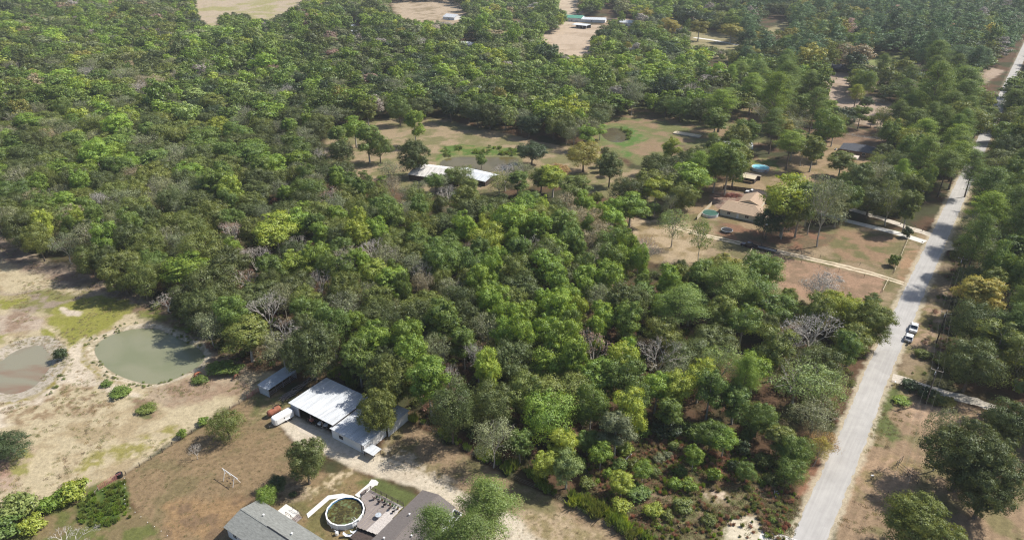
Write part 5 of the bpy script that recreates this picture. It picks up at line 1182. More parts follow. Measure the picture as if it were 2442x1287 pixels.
def plant(kind, x, y, h, r, tint, label, group=None, lean=0, name=None, trunk_mat=None):
    pr_ = PROTO[kind]; p = pr_[random.randrange(len(pr_))] if not isinstance(r, tuple) else pr_[r[1] % len(pr_)]
    if isinstance(r, tuple): r = r[0]
    nm = name or NAMES[kind][0]
    t = bpy.data.objects.new(nm, None); col.objects.link(t); t.empty_display_size = .5
    t.location = (x, y, 0); t.rotation_euler = (random.uniform(-.03, .03) + lean, random.uniform(-.03, .03), random.uniform(0, 6.283)); s = r / p['R']
    t.scale = (s * random.uniform(.86, 1.14), s * random.uniform(.86, 1.14), h / p['H'])
    a = bpy.data.objects.new('stem' if kind == 'shrub' else 'trunk', p['trunk']); col.objects.link(a); a.parent = t
    c_ = bpy.data.objects.new('foliage' if kind == 'shrub' else ('dry_leaves' if kind == 'bare' else 'crown'), p['crown']); col.objects.link(c_); c_.parent = t; _f = .78 + .46 * float(vnoise(np.array(x / 38. + 200), np.array(y / 38. + 400))) if group else 1; c_['tint'] = [v * _f for v in vary(T[tint] if isinstance(tint, str) else tint, .12)]
    tag(t, label, 'tree' if kind != 'shrub' else 'shrub', group); return t
HAND = []
def tr(kind, q, h, r, tint, label, base=False):
    """q = photo pixel of the crown centre (base=False) or of the foot of the trunk"""
    p = P(q[0], q[1], 0 if base else h * (.62 if kind not in ('pine', 'bare') else (.72 if kind == 'pine' else .6)))
    HAND.append((p.x, p.y, r[0] if isinstance(r, tuple) else r, h, kind, tint, label))
    plant(kind, p.x, p.y, h, r, tint, label)
tr('oak', (14, 1062), 5.5, 5, 'deep green', 'dark round tree at the left edge of the dry pasture')
tr('oak', (548, 1046), 7.2, (3.6, 0), 'olive green', 'small round green tree by the wire fence in the mown yard', True)
tr('oak', (727, 1093), 11, (5.4, 2), 'dark green', 'broad lumpy green tree between the barn and the grey house')
tr('oak', (662, 1152), 4, 2.2, 'deep green', 'dark bush in the shade of the broad lumpy yard tree')
tr('oak', (634, 1180), 4.2, 2.1, 'bright green', 'bright round clipped bush at the corner of the grey house')
tr('bare', (472, 1094), 3.8, 1.6, 'grey', 'small leafless grey bush in the mown yard', True)
tr('pine', (1158, 1205), 17, 6.2, 'mid green', 'tallest pine at the bottom edge right of the brown roof')
tr('pine', (1040, 1255), 15, 5.0, 'mid green', 'green pine leaning over the brown shingle roof')
tr('pine', (1118, 1282), 16, 6, 'mid green', 'green pine at the bottom edge between the other two yard pines')
tr('grand', (2310, 1075), 17, 9, 'dark green', 'huge dark green tree with pale twigs in the dry lot at lower right')
tr('airy', (2260, 1030), 17, 5, 'grey green', 'grey twiggy half dead tree at the left side of the huge dark tree')
tr('grand', (2360, 1150), 15, 7.5, 'dark green', 'dark tree at the near right of the huge dark tree')
tr('grand', (2205, 1255), 13, 7.5, 'olive green', 'olive green tree at the bottom edge below the huge dark tree')
tr('oak', (2420, 1010), 13, 5, 'dark green', 'dark tree at the right edge above the huge dark tree')
tr('grand', (940, 905), 14, 6.6, 'olive green', 'large olive tree behind the barn')
tr('grand', (897, 972), 12.5, 6.2, 'olive green', 'large olive tree hanging over the barn roofs')
tr('elm', (1490, 1057), 16, (4.2, 1), 'yellow green', 'tall thin yellow green tree with a bare pale stem in the brush', True)
tr('elm', (1464, 1092), 13, (4.0, 2), 'grey green', 'grey green willowy tree left of the tall thin yellow green tree', True)
tr('oak', (1308, 985), 12, 6.2, 'bright green', 'bright rounded tree left of the grey green willowy tree')
tr('elm', (1240, 1055), 9, 3.2, 'mid green', 'fresh green small tree at the edge of the tall weeds')
tr('elm', (1338, 1060), 11, 3.6, 'yellow green', 'yellow green sparse tree left of the brush clearing')
tr('elm', (1352, 1110), 10, 3.4, 'pale green', 'pale green vine hung tree nearest the tall weeds')
tr('elm', (1300, 1105), 9, 3.0, 'yellow green', 'yellow green young tree above the weed strip')
tr('elm', (2338, 700), 15, 6.6, 'golden yellow', 'large golden yellow tree right of the road')
tr('pine', (2365, 500), 21, 6.5, 'bright green', 'bright pine at the right of the road beside the sandy drive')
tr('pine', (2430, 485), 23, 6.5, 'mid green', 'tall pine at the right edge beyond the sandy drive')
tr('airy', (2350, 610), 14, 7, 'grey green', 'grey green tree behind the golden yellow tree')
tr('grand', (2005, 735), 13, 7.5, 'yellow green', 'yellow green oak at the road corner of the wood')
tr('grand', (2070, 760), 13, 7.2, 'olive green', 'olive tree overhanging the road left of the white pickup')
tr('bare', (1935, 795), 13, 9, 'grey', 'widely branching dead grey tree near the road corner of the wood')
tr('bare', (1890, 815), 11, 6, 'grey', 'second dead grey tree left of the widely branching one')
tr('airy', (1905, 905), 13, 8, 'pale green', 'wide pale grey leaning tree near the road')
tr('airy', (1970, 925), 11, 6, 'pale green', 'pale sparse tree overhanging the road edge')
tr('airy', (1945, 985), 10, 6, 'grey green', 'grey green tree at the road edge above the golden one')
HAND.append((*P(1935, 1112).xy, 3, 6, 'airy', 'golden yellow', 'small golden tree hanging over the road edge'))
_g = plant('airy', *P(1938, 1112).xy, 7.5, 2.9, 'golden yellow', 'small golden tree hanging over the road edge'); _g.rotation_euler = (-.15, .58, .4)
tr('airy', (1962, 1052), 6, 3.6, 'orange brown', 'rusty gold small tree at the road edge')
tr('oak', (1900, 1070), 8, 3.8, 'mid green', 'dark leafy small tree left of the rusty gold tree')
tr('oak', (1890, 1125), 6, 3.2, 'mid green', 'dense green bush at the road side of the brush clearing')
tr('oak', (1815, 645), 14, 6.5, 'mid green', 'rich green round tree at the pale board fence by the dirt track')
tr('oak', (1790, 690), 13, 6.5, 'mid green', 'rich green tree below the one at the board fence')
tr('elm', (1738, 640), 13, 6, 'dull gold', 'dull gold tree left of the rich green round tree')
tr('airy', (1945, 728), 12, 6, 'grey', 'faint thin grey tree standing in the brown field', True)
tr('elm', (1880, 470), 25, 8.5, 'yellow green', 'big yellow green tree over the tan roofed house')
tr('airy', (1948, 588), 27, 8.5, 'grey green', 'very tall grey tree with a leaning pale trunk in the front field', True)
tr('oak', (1832, 528), 11, 5.4, 'deep green', 'very dark dense tree in front of the tan roofed house')
tr('elm', (1895, 566), 22, 6, 'mid green', 'tall tree behind the dark plum pickup', True)
tr('elm', (1862, 570), 20, 5.5, 'olive green', 'tall olive tree right of the dark dense tree', True)
tr('airy', (1925, 560), 22, 6, 'olive green', 'tall airy tree left of the very tall grey tree', True)
tr('elm', (1727, 468), 24, 8, 'mid green', 'very tall green tree by the brown board fence', True)
tr('elm', (1745, 450), 21, 7, 'olive green', 'tall olive tree left of the run in shed', True)
tr('elm', (1700, 460), 20, 6, 'mid green', 'tall green tree left of the board fence', True)
tr('elm', (1645, 425), 18, 9, 'bright green', 'broad bright green tree left of the tan roofed house')
tr('elm', (1612, 440), 15, 6, 'olive green', 'olive tree at the left of the broad bright tree')
tr('oak', (1390, 410), 14, 7.6, 'dull gold', 'dull gold round tree on a short trunk in the middle clearing', True)
tr('oak', (1452, 446), 15, 6.8, 'dark green', 'dark green tree standing alone in the middle clearing', True)
tr('oak', (1495, 492), 12, 7, 'dark green', 'dark green tree with a big shadow below the lone clearing tree', True)
tr('oak', (1268, 395), 11, 7.5, 'deep green', 'dark round tree at the right end of the brown pond', True)
tr('grand', (990, 422), 17, 9, 'dark green', 'big dark tree at the left end of the pond barn', True)
tr('elm', (993, 350), 20, 6.5, 'bright green', 'bright tree rising behind the big dark tree', True)
tr('elm', (882, 388), 20, 7, 'mid green', 'tall green tree at the left of the middle clearing', True)
tr('oak', (908, 390), 14, 5.6, 'mid green', 'round green tree on a bare trunk left of the pond barn', True)
tr('oak', (1148, 403), 7, 3.2, 'mid green', 'small green tree standing at the near edge of the brown pond', True)
tr('oak', (1330, 408), 7.5, 6, 'orange brown', 'low orange brown tree right of the pond barn')
tr('airy', (1245, 408), 10, 7.5, 'grey green', 'grey green spreading tree right of the pond shed')
tr('bare', (1205, 456), 12, 7, 'grey', 'half dead forked tree right of the pond shed', True)
tr('elm', (1598, 398), 15, 4.5, 'yellow green', 'lone green topped tree on a bare stem in the wet field', True)
tr('elm', (1400, 320), 14, 6, 'bright green', 'bright tree at the left of the algae pond')
tr('elm', (1862, 300), 17, 6.5, 'dull gold', 'golden green tree above the blue pool')
tr('pine', (1874, 405), 18, 6.5, 'bright green', 'bright pine right of the blue pool', True)
tr('elm', (1930, 410), 18, 6.5, 'olive green', 'olive tree left of the slate roofed house', True)
tr('pine', (2035, 262), 15, 5, 'yellow green', 'yellow green pine in the middle of the gravel yard', True)
for q, kk, h, r, ti, lb in (((2292, 655), 'oak', 15, 6, 'dark green', 'dark tree shading the road opposite the dirt track'), ((2300, 712), 'oak', 11, 4.5, 'dark green', 'dark tree at the left foot of the golden yellow tree'), ((2312, 605), 'airy', 16, 5.5, 'grey green', 'grey green tree beside the sandy drive mouth'),
    ((2300, 470), 'pine', 20, 5, 'mid green', 'pine at the road bend beyond the sandy drive'), ((2262, 452), 'pine', 21, 7.5, 'bright green', 'broad bright pine hanging over the left of the road'), ((2235, 470), 'pine', 20, 7, 'mid green', 'pine behind the two driveways on the left of the road'),
    ((2262, 398), 'pine', 20, 6.5, 'bright green', 'bright pine farther up the left of the road'), ((2288, 338), 'oak', 18, 7, 'mid green', 'wide tree over the road beyond the pines'), ((2318, 290), 'oak', 18, 7.5, 'olive green', 'wide olive tree hiding the far road'), ((2205, 420), 'oak', 17, 7, 'dark green', 'dark tree left of the broad bright pine')):
    tr(kk, q, h, r, ti, lb, True)
for q, kk, h, r, ti, lb in (((1078, 452), 'elm', 9.5, 5, 'mid green', 'leafy tree in front of the middle of the pond barn'), ((1058, 462), 'airy', 9, 4, 'grey green', 'grey green tree in front of the pond barn'), ((1118, 470), 'oak', 8, 4.5, 'olive green', 'olive tree before the white pond shed'), ((1318, 470), 'elm', 14, 7, 'yellow green', 'yellow green tree at the top of the grove'),
    ((1370, 500), 'elm', 15, 8, 'olive green', 'wide olive tree behind the hidden house'), ((1262, 530), 'oak', 12, 6, 'mid green', 'green tree left of the hidden house'), ((1325, 545), 'oak', 11, 6, 'dark green', 'dark tree covering the right of the hidden house'), ((1560, 500), 'elm', 14, 7, 'yellow green', 'yellow green tree at the left of the sandy yard'), ((1500, 540), 'elm', 14, 7, 'bright green', 'bright tree at the top corner of the wood'),
    ((1600, 590), 'airy', 15, 6, 'pale green', 'pale thin tree in the sandy yard'), ((1665, 625), 'airy', 16, 4.5, 'mid green', 'slim see through tree by the sandy yard'), ((1430, 335), 'elm', 9, 4.5, 'bright green', 'bright tree beside the algae pond'), ((1350, 345), 'oak', 13, 6, 'dark green', 'dark tree behind the dull gold tree'), ((1320, 335), 'oak', 13, 6, 'olive green', 'olive tree at the far bank of the brown pond')):
    tr(kk, q, h, r, ti, lb, True)
for q, kk, h, r, ti, lb in (((1948, 292), 'oak', 15, 6.5, 'mid green', 'green tree left of the black green round tree'), ((1972, 300), 'elm', 15, 5.5, 'bright green', 'bright loose tree beside the black green round tree'), ((2045, 308), 'elm', 14, 6, 'mid green', 'leafy tree right of the black green round tree'), ((2095, 318), 'airy', 15, 6, 'olive green', 'airy olive tree behind the long white board fence'),
    ((2150, 315), 'pine', 20, 7, 'mid green', 'pine right of the gravel yard'), ((2190, 330), 'elm', 17, 8, 'olive green', 'wide olive tree right of the gravel yard'), ((2120, 345), 'oak', 14, 6.5, 'dull gold', 'gold green tree right of the slate roofed house'), ((2145, 370), 'elm', 15, 6, 'yellow green', 'yellow green tree below the gold green one'), ((2105, 395), 'oak', 10, 5.5, 'dark green', 'dark tree in front of the slate roofed house'),
    ((2000, 420), 'elm', 12, 6, 'olive green', 'olive tree below the tan carport'), ((2060, 470), 'airy', 16, 7, 'grey green', 'grey green tree over the bright grass'), ((2150, 460), 'elm', 14, 6, 'bright green', 'vivid green tree left of the broad bright pine'), ((1800, 250), 'oak', 15, 7, 'mid green', 'green tree on the far side of the wet field'), ((1700, 330), 'elm', 17, 7.5, 'mid green', 'tall tree left of the white greenhouse'), ((1770, 375), 'elm', 20, 8, 'mid green', 'tall tree over the white greenhouse'), ((1620, 290), 'oak', 14, 7, 'mid green', 'round tree at the top of the wet field')):
    tr(kk, q, h, r, ti, lb, True)
for q, kk, h, r, ti, lb in (((812, 372), 'elm', 16, 6.5, 'mid green', 'green tree at the left tip of the middle clearing'), ((850, 352), 'elm', 17, 6.5, 'bright green', 'bright tree at the left tip of the middle clearing'), ((820, 400), 'oak', 13, 6, 'dark green', 'dark tree at the lower left tip of the middle clearing'), ((935, 440), 'airy', 11, 6, 'grey green', 'grey green tree left of the pond barn front'), ((1040, 462), 'oak', 9, 5, 'mid green', 'low green tree at the left corner of the pond barn'),
    ((1098, 452), 'oak', 10, 5.5, 'olive green', 'olive tree covering the right half of the pond barn'), ((1190, 470), 'airy', 11, 6.5, 'olive green', 'olive tree right of the white pond shed'), ((1235, 470), 'elm', 12, 6, 'mid green', 'green tree between the pond shed and the grove'), ((1290, 460), 'oak', 11, 6, 'olive green', 'olive tree at the back of the grove'), ((1752, 385), 'elm', 19, 8, 'olive green', 'tall olive tree in front of the white greenhouse'), ((955, 300), 'oak', 15, 7, 'mid green', 'green tree on the far edge of the middle clearing'),
    ((880, 305), 'elm', 16, 7, 'olive green', 'olive tree on the far left edge of the middle clearing'), ((1560, 420), 'oak', 10, 5.5, 'dark green', 'dark tree below the wet field'), ((1545, 470), 'elm', 13, 7, 'olive green', 'olive tree beside the dark tree with a big shadow')):
    tr(kk, q, h, r, ti, lb, True)
for q, kk, h, r, ti, lb in (((1430, 1120), 'elm', 8, 2.6, 'bright green', 'slender bright sapling left of the black pipe'), ((1530, 1150), 'elm', 6, 2.2, 'bright green', 'slender sapling below the black pipe'), ((1650, 1120), 'elm', 7, 2.4, 'bright green', 'slender bright sapling right of the black pipe'), ((1590, 1030), 'elm', 10, 3.2, 'mid green', 'slender green tree at the back of the brush clearing'), ((1480, 1180), 'elm', 6, 2.4, 'yellow green', 'yellow sapling near the tall weed strip'),
    ((1720, 1090), 'elm', 8, 2.8, 'bright green', 'slender tree right of the middle of the clearing'), ((1775, 1150), 'oak', 5, 2.4, 'mid green', 'bushy young tree near the sandy patch'), ((1690, 1075), 'oak', 8, 3.4, 'mid green', 'young green tree in the middle of the brush clearing'), ((1745, 1010), 'elm', 11, 4.5, 'mid green', 'green vine hung tree at the back of the brush clearing'), ((1800, 1040), 'oak', 9, 4, 'mid green', 'dense young tree right of the vine hung one'), ((1850, 1085), 'elm', 8, 3.6, 'olive green', 'olive young tree near the road side of the clearing'), ((1610, 990), 'elm', 13, 4.5, 'yellow green', 'yellow green tall tree at the back of the brush clearing'),
    ((1560, 985), 'elm', 12, 4.2, 'bright green', 'bright tree at the back left of the brush clearing'), ((1660, 960), 'elm', 13, 4.6, 'yellow green', 'lime tree behind the brush clearing'), ((1400, 1085), 'elm', 7, 3.2, 'mid green', 'young tree below the grey green willowy tree'), ((1880, 1110), 'oak', 6.5, 3.4, 'mid green', 'low leafy tree at the road edge of the clearing'), ((1710, 930), 'airy', 13, 5.5, 'pale green', 'pale green tree behind the brush clearing'), ((1790, 935), 'elm', 12, 5, 'bright green', 'bright tree left of the wide pale leaning tree')):
    tr(kk, q, h, r, ti, lb, True)
tr('oak', (2005, 318), 14, 7.5, 'deep green', 'black green round tree behind the slate roofed house', True)
tr('oak', (2060, 262), 8, 4.5, 'deep green', 'small dark evergreen beside the yard pine', True)
tr('oak', (2050, 240), 19, 8, 'mid green', 'large green tree at the right of the gravel yard', True)
tr('elm', (1594, 62), 22, 10, 'golden yellow', 'large golden tree near the distant white house')
tr('elm', (1668, 65), 20, 9, 'dull gold', 'gold tinged tree right of the distant white house')
tr('elm', (1745, 72), 18, 10, 'dull gold', 'wide gold tinged tree by the far pale drive')
tr('bare', (1540, 600), 14, 5.5, 'pinkish brown', 'red brown dying tree at the upper edge of the wood')
tr('elm', (655, 548), 17, 8.5, 'yellow green', 'glowing yellow green tree left of centre in the wood')
tr('elm', (712, 628), 14, 5.4, 'yellow green', 'bright lime tree right below the pink brown bare trees')
tr('elm', (150, 486), 14, 5.6, 'bright green', 'bright green tree at the left edge of the wood')
tr('elm', (450, 640), 14, 7.5, 'bright green', 'bright green tree on the pasture side of the wood')
tr('elm', (510, 250), 18, 8, 'olive green', 'olive tree just right of the far corner of the wood')
for q, h, r, ti, lb in (((242, 490), 13, 6.2, 'grey', 'pale grey bare tree near the left edge of the wood'), ((590, 672), 12, 6.4, 'red brown', 'reddish bare tree on the pasture side of the wood'), ((560, 625), 12, 5.5, 'red brown', 'rust coloured bare tree above the reddish one'),
    ((552, 562), 13, 5.5, 'pinkish brown', 'pinkish brown bare tree left of the glowing yellow green tree'), ((607, 620), 12, 6, 'grey', 'taupe bare tree between the rust coloured and lime trees'), ((705, 592), 11, 4.5, 'grey', 'small pale bare tree below the glowing yellow green tree'),
    ((1412, 832), 12, 6.2, 'pinkish brown', 'pinkish tan bare tree in the near part of the wood'), ((1570, 850), 13, 7, 'grey', 'silver grey bare tree right of the pinkish tan one'), ((1122, 602), 12, 3.4, 'pinkish brown', 'narrow pinkish bare tree at the centre of the wood'),
    ((685, 222), 14, 7, 'grey', 'pale dead tree at the upper edge of the wood'), ((765, 378), 13, 5, 'grey', 'white limbed bare tree right of the wood centre line'), ((790, 475), 13, 7, 'pinkish brown', 'pale pink brown bare tree in the middle of the wood'),
    ((830, 620), 13, 7.5, 'tan', 'taupe half bare tree right of the lime tree'), ((1140, 860), 11, 5, 'grey', 'grey brown bare tree behind the large olive barn trees'), ((1100, 968), 8, 3.5, 'pinkish brown', 'small pink twigged tree near the tall weeds'), ((430, 188), 16, 8, 'tan', 'brownish tan tree beyond the far corner of the wood'),
    ((1010, 105), 17, 9, 'grey', 'purple grey bare tree in the far wood near the white metal roof'), ((1232, 62), 17, 7, 'red brown', 'red brown dying tree in the far wood'), ((208, 180), 16, 9, 'grey', 'silver grey tree at the upper left'), ((1010, 655), 12, 4.5, 'grey', 'pale grey bare tree right of centre'),
    ((1270, 600), 13, 5.5, 'grey', 'grey limbed bare tree below the hidden house'), ((30, 165), 15, 7, 'tan', 'tan tree with a white trunk at the left edge'), ((440, 705), 7, 6, 'grey', 'low grey fallen dead tree at the pasture edge of the wood'), ((400, 720), 6, 5, 'grey', 'grey brush of dead limbs left of the fallen dead tree'),
    ((640, 740), 13, 6, 'grey', 'grey twigged tree at the pasture edge beyond the big pond'), ((690, 815), 12, 7, 'grey', 'pale grey hanging tree above the grey shed'), ((1650, 220), 15, 7, 'grey', 'small grey tree beyond the wet field')):
    tr('bare', q, h, r, ti, lb)
tr('bare', (170, 1290), 5, 5, 'grey', 'white dead brush at the bottom edge near the left')
tr('airy', (668, 832), 11, 7, 'grey green', 'grey green feathery tree beside the pale hanging tree')
tr('elm', (590, 800), 13, 6.5, 'olive green', 'olive tree at the pasture edge right of the big pond')

for k, (q, h, r, ti, lb) in enumerate((((183, 1185), 3.6, 2.8, 'yellow green', 'yellow green bush by the faded red gate'), ((160, 1195), 3.4, 2.4, 'bright green', 'bright green bush left of the yellow green one'), ((118, 1212), 2.6, 1.9, 'bright green', 'small bright bush between the larger ones at lower left'),
    ((48, 1230), 4.6, 3.8, 'pale green', 'large pale green bush at the lower left'), ((20, 1270), 4, 3.5, 'mid green', 'green bush at the lower left corner'), ((80, 1262), 2.6, 2.4, 'yellow green', 'yellow green bush at the bottom edge near the left corner'),
    ((147, 857), 3.2, 1.9, 'deep green', 'dark round bush between the two ponds'), ((288, 940), 1.3, 3.0, 'mid green', 'wide dark green bush on the bare pasture below the big pond'), ((255, 918), 1.1, 1.5, 'mid green', 'smaller green bush above the wide one on the pasture'),
    ((478, 910), 1.5, 1.9, 'mid green', 'green bush beside the chestnut horse'), ((350, 978), 1.0, 2.6, 'olive green', 'low olive bush in the middle of the pasture'), ((434, 1042), 2.0, 1.2, 'bright green', 'small bright sapling on the pasture side of the fence'), ((486, 1010), 1.6, 1.3, 'bright green', 'small leafy sapling left of the yard tree'),
    ((530, 885), 2.2, 3.6, 'mid green', 'leafy green thicket right of the chestnut horse'), ((560, 888), 2.2, 2.5, 'mid green', 'leafy green bush at the edge of the wood'), ((2163, 566), 4, 1.9, 'deep green', 'round dark bush beside the concrete driveway'), ((2129, 634), 4, 2.0, 'mid green', 'round green bush at the mouth of the dirt track'),
    ((700, 1182), .9, .8, 'deep green', 'small dark plant in the bare patch by the grey house'))):
    tr('shrub', q, h, r, ti, lb, True)
# shrubs standing in the brush clearing
for (x, y, h, r, ti) in ((1525, 1035, 3, 2.2, 'bright green'), (1590, 1035, 3.5, 3.4, 'deep green'), (1650, 1040, 3.2, 2.6, 'mid green'), (1675, 1055, 2.4, 1.8, 'bright green'), (1606, 1070, 2, 1.2, 'pale green'), (1574, 1097, 1.2, 1.5, 'grey green'), (1592, 1088, 1.1, 1.1, 'grey green'),
    (1420, 1080, 3.6, 2.6, 'mid green'), (1440, 1095, 2.4, 1.6, 'yellow green'), (1490, 1080, 2.4, 1.7, 'yellow green'), (1475, 1118, 2.2, 1.8, 'mid green'), (1510, 1115, 2.4, 1.8, 'olive green'), (1448, 1140, 2.2, 1.2, 'bright green'), (1608, 1160, 2.2, 1.7, 'bright green'), (1643, 1165, 2.2, 1.7, 'bright green'), (1622, 1130, 2, 1.4, 'mid green'),
    (1702, 1145, 2.8, 1.7, 'bright green'), (1667, 1105, 1.5, 1.1, 'mid green'), (1480, 1215, 2.4, 2, 'yellow green'), (1520, 1180, 1.8, 2.4, 'mid green'), (1555, 1225, 2.2, 1.8, 'yellow green'), (1590, 1235, 1.6, 1.4, 'olive green'), (1630, 1210, 2, 2.2, 'olive green'), (1770, 1080, 3.4, 2.0, 'deep green'), (1800, 1010, 3.8, 2.6, 'mid green'),
    (1750, 1120, 2.2, 1.6, 'deep green'), (1820, 1110, 2.5, 2.0, 'olive green'), (1840, 1150, 2.0, 1.8, 'olive green'), (1690, 1245, 1.6, 1.6, 'olive green'), (1400, 1160, 2, 1.8, 'olive green'), (1780, 1050, 3, 1.6, 'mid green'), (1560, 1130, 1.5, 1.3, 'olive green'), (1380, 1110, 2.5, 1.6, 'bright green'), (1720, 1050, 2.6, 1.9, 'deep green'),
    (2170, 925, 2.2, 2.6, 'deep green'), (2205, 950, 3.4, 2.0, 'deep green'), (2230, 958, 2.0, 2.4, 'olive green'), (2255, 965, 1.8, 2.2, 'dull gold'), (2150, 960, 1.2, 2.0, 'bright green'), (2250, 870, 2.6, 2.6, 'olive green'), (2300, 850, 3, 3, 'mid green'), (2200, 850, 2, 2.2, 'olive green')):
    p = P(x, y); HAND.append((p.x, p.y, r, h, 'shrub', ti, None)); TREES.append((p.x, p.y, r, h, 'shrub', ti))

# ------------------------------------------------------------------ the woods
VIS = [
 [(-900,555),(0,548),(60,608),(130,632),(210,668),(290,700),(370,728),(450,782),(520,856),(560,876),(600,890),(690,900),(720,905),(780,905),(850,925),(920,990),(985,1012),(1100,1080),(1240,1155),(1400,1225),(1500,1280),(1640,2600),(-900,2600)],
 [(1235,1130),(1400,1085),(1480,1060),(1560,1010),(1640,1030),(1740,1060),(1840,1120),(1880,1160),(1850,2600),(1640,2600),(1500,1280),(1400,1225)],
 [(1850,620),(1900,590),(1960,590),(2010,540),(2080,530),(2160,560),(2200,480),(2245,440),(2290,440),(2300,500),(2310,560),(2280,600),(2240,700),(2215,800),(2170,890),(2190,915),(2330,955),(2442,1040),(2700,1150),(2700,2600),(1840,2600),(1893,1200),(1960,1070),(2030,960),(2070,880),(2120,800),(2140,740),(2120,690),(1960,690),(1900,690),(1840,650)],
 [(1500,555),(1540,540),(1620,540),(1690,500),(1700,440),(1740,450),(1760,400),(1800,350),(1900,400),(1990,380),(1990,330),(2100,325),(2100,370),(2050,395),(1960,420),(1860,440),(1850,500),(1760,540),(1800,560),(1960,590),(1850,640),(1760,600),(1690,590),(1640,620),(1580,620)],
 [(780,345),(830,300),(950,288),(1060,288),(1130,305),(1260,330),(1340,345),(1420,390),(1440,430),(1500,420),(1560,420),(1570,480),(1480,470),(1400,450),(1330,425),(1300,440),(1200,450),(1170,450),(1050,445),(990,430),(860,405),(780,375)],
 [(1425,300),(1500,278),(1640,285),(1700,300),(1640,355),(1560,390),(1500,380),(1440,345)], [(1720,285),(1810,285),(1825,340),(1740,330)],
 [(455,-120),(790,-120),(718,6),(690,24),(645,44),(615,44),(585,30),(535,28),(518,45),(512,62),(480,52),(470,20)], [(1290,85),(1360,70),(1410,75),(1405,130),(1350,130),(1310,110)], [(1335,-70),(1376,-70),(1375,25),(1335,25)], [(1365,38),(1440,38),(1450,70),(1365,75)],
 [(1484,42),(1516,42),(1516,60),(1484,60)], [(1588,42),(1625,42),(1625,78),(1588,78)], [(1062,26),(1105,26),(1105,52),(1062,52)], [(1102,93),(1136,93),(1136,108),(1102,108)], [(824,54),(862,54),(862,76),(824,76)],
 [(1645,68),(1770,92),(1770,118),(1650,106)], [(1812,38),(1880,46),(1880,74),(1815,64)], [(2070,138),(2170,142),(2165,160),(2075,158)], [(1440,20),(1475,22),(1475,45),(1440,40)], [(1690,148),(1740,150),(1740,165),(1690,162)], [(1982,148),(2026,152),(2026,240),(2060,232),(2110,242),(2190,262),(2150,272),(1965,250),(1960,235),(1988,225)],
 [(1900,298),(1965,308),(1965,322),(1900,318)], [(2020,322),(2110,332),(2100,345),(2020,338)], [(2160,165),(2205,165),(2205,182),(2160,178)], [(2290,440),(2310,395),(2328,330),(2352,325),(2354,400),(2335,450)], [(2350,158),(2412,158),(2396,226),(2345,224)], [(2388,168),(2432,85),(2500,50),(2452,178)],
 [(925,6),(1060,4),(1108,20),(1108,52),(1060,50),(950,40)], [(1268,478),(1290,478),(1290,490),(1268,490)], [(2060,140),(2110,140),(2110,155),(2060,155)], [(1005,392),(1050,388),(1120,395),(1165,410),(1130,432),(1030,432),(1005,420)]]
RP = [Vector(p) for p in RC]
def road_d(x, y):
    d = 1e9; p = Vector((x, y))
    for a, b in zip(RP, RP[1:]):
        ab = b - a; t = max(0, min(1, (p - a).dot(ab) / ab.dot(ab))); v = p - a - ab * t
        if v.length < abs(d): d = v.length * (1 if ab.x * v.y - ab.y * v.x > 0 else -1)
    return d   # positive on the left
VB = [(min(p[0] for p in v), min(p[1] for p in v), max(p[0] for p in v), max(p[1] for p in v), v) for v in VIS]
def seen(px, py):
    for x0, y0, x1, y1, v in VB:
        if x0 <= px <= x1 and y0 <= py <= y1 and inpoly(px, py, v): return True
    return False
PONDL = list(PONDS.values())
BR = [wpoly(q) for q in ([(985,385),(1180,385),(1180,440),(985,440)], [(1690,455),(1870,455),(1870,540),(1690,540)], [(1255,480),(1340,480),(1340,550),(1255,550)], [(1990,335),(2110,335),(2110,395),(1990,395)], [(1350,40),(1460,40),(1460,75),(1350,75)], [(1700,335),(1800,335),(1800,365),(1700,365)])]
cell = {}
def free(x, y, r):
    cx, cy = int(x // 14), int(y // 14)
    for i in (-1, 0, 1):
        for j in (-1, 0, 1):
            for (a, b, q) in cell.get((cx + i, cy + j), ()):
                if (a - x) ** 2 + (b - y) ** 2 < (max(.60 * (q + r), 2.5)) ** 2: return False
    return True
for (x, y, r, h, k, ti, lb) in HAND:
    if k != 'shrub': cell.setdefault((int(x // 14), int(y // 14)), []).append((x, y, r * .95))
rr = random.Random(21)
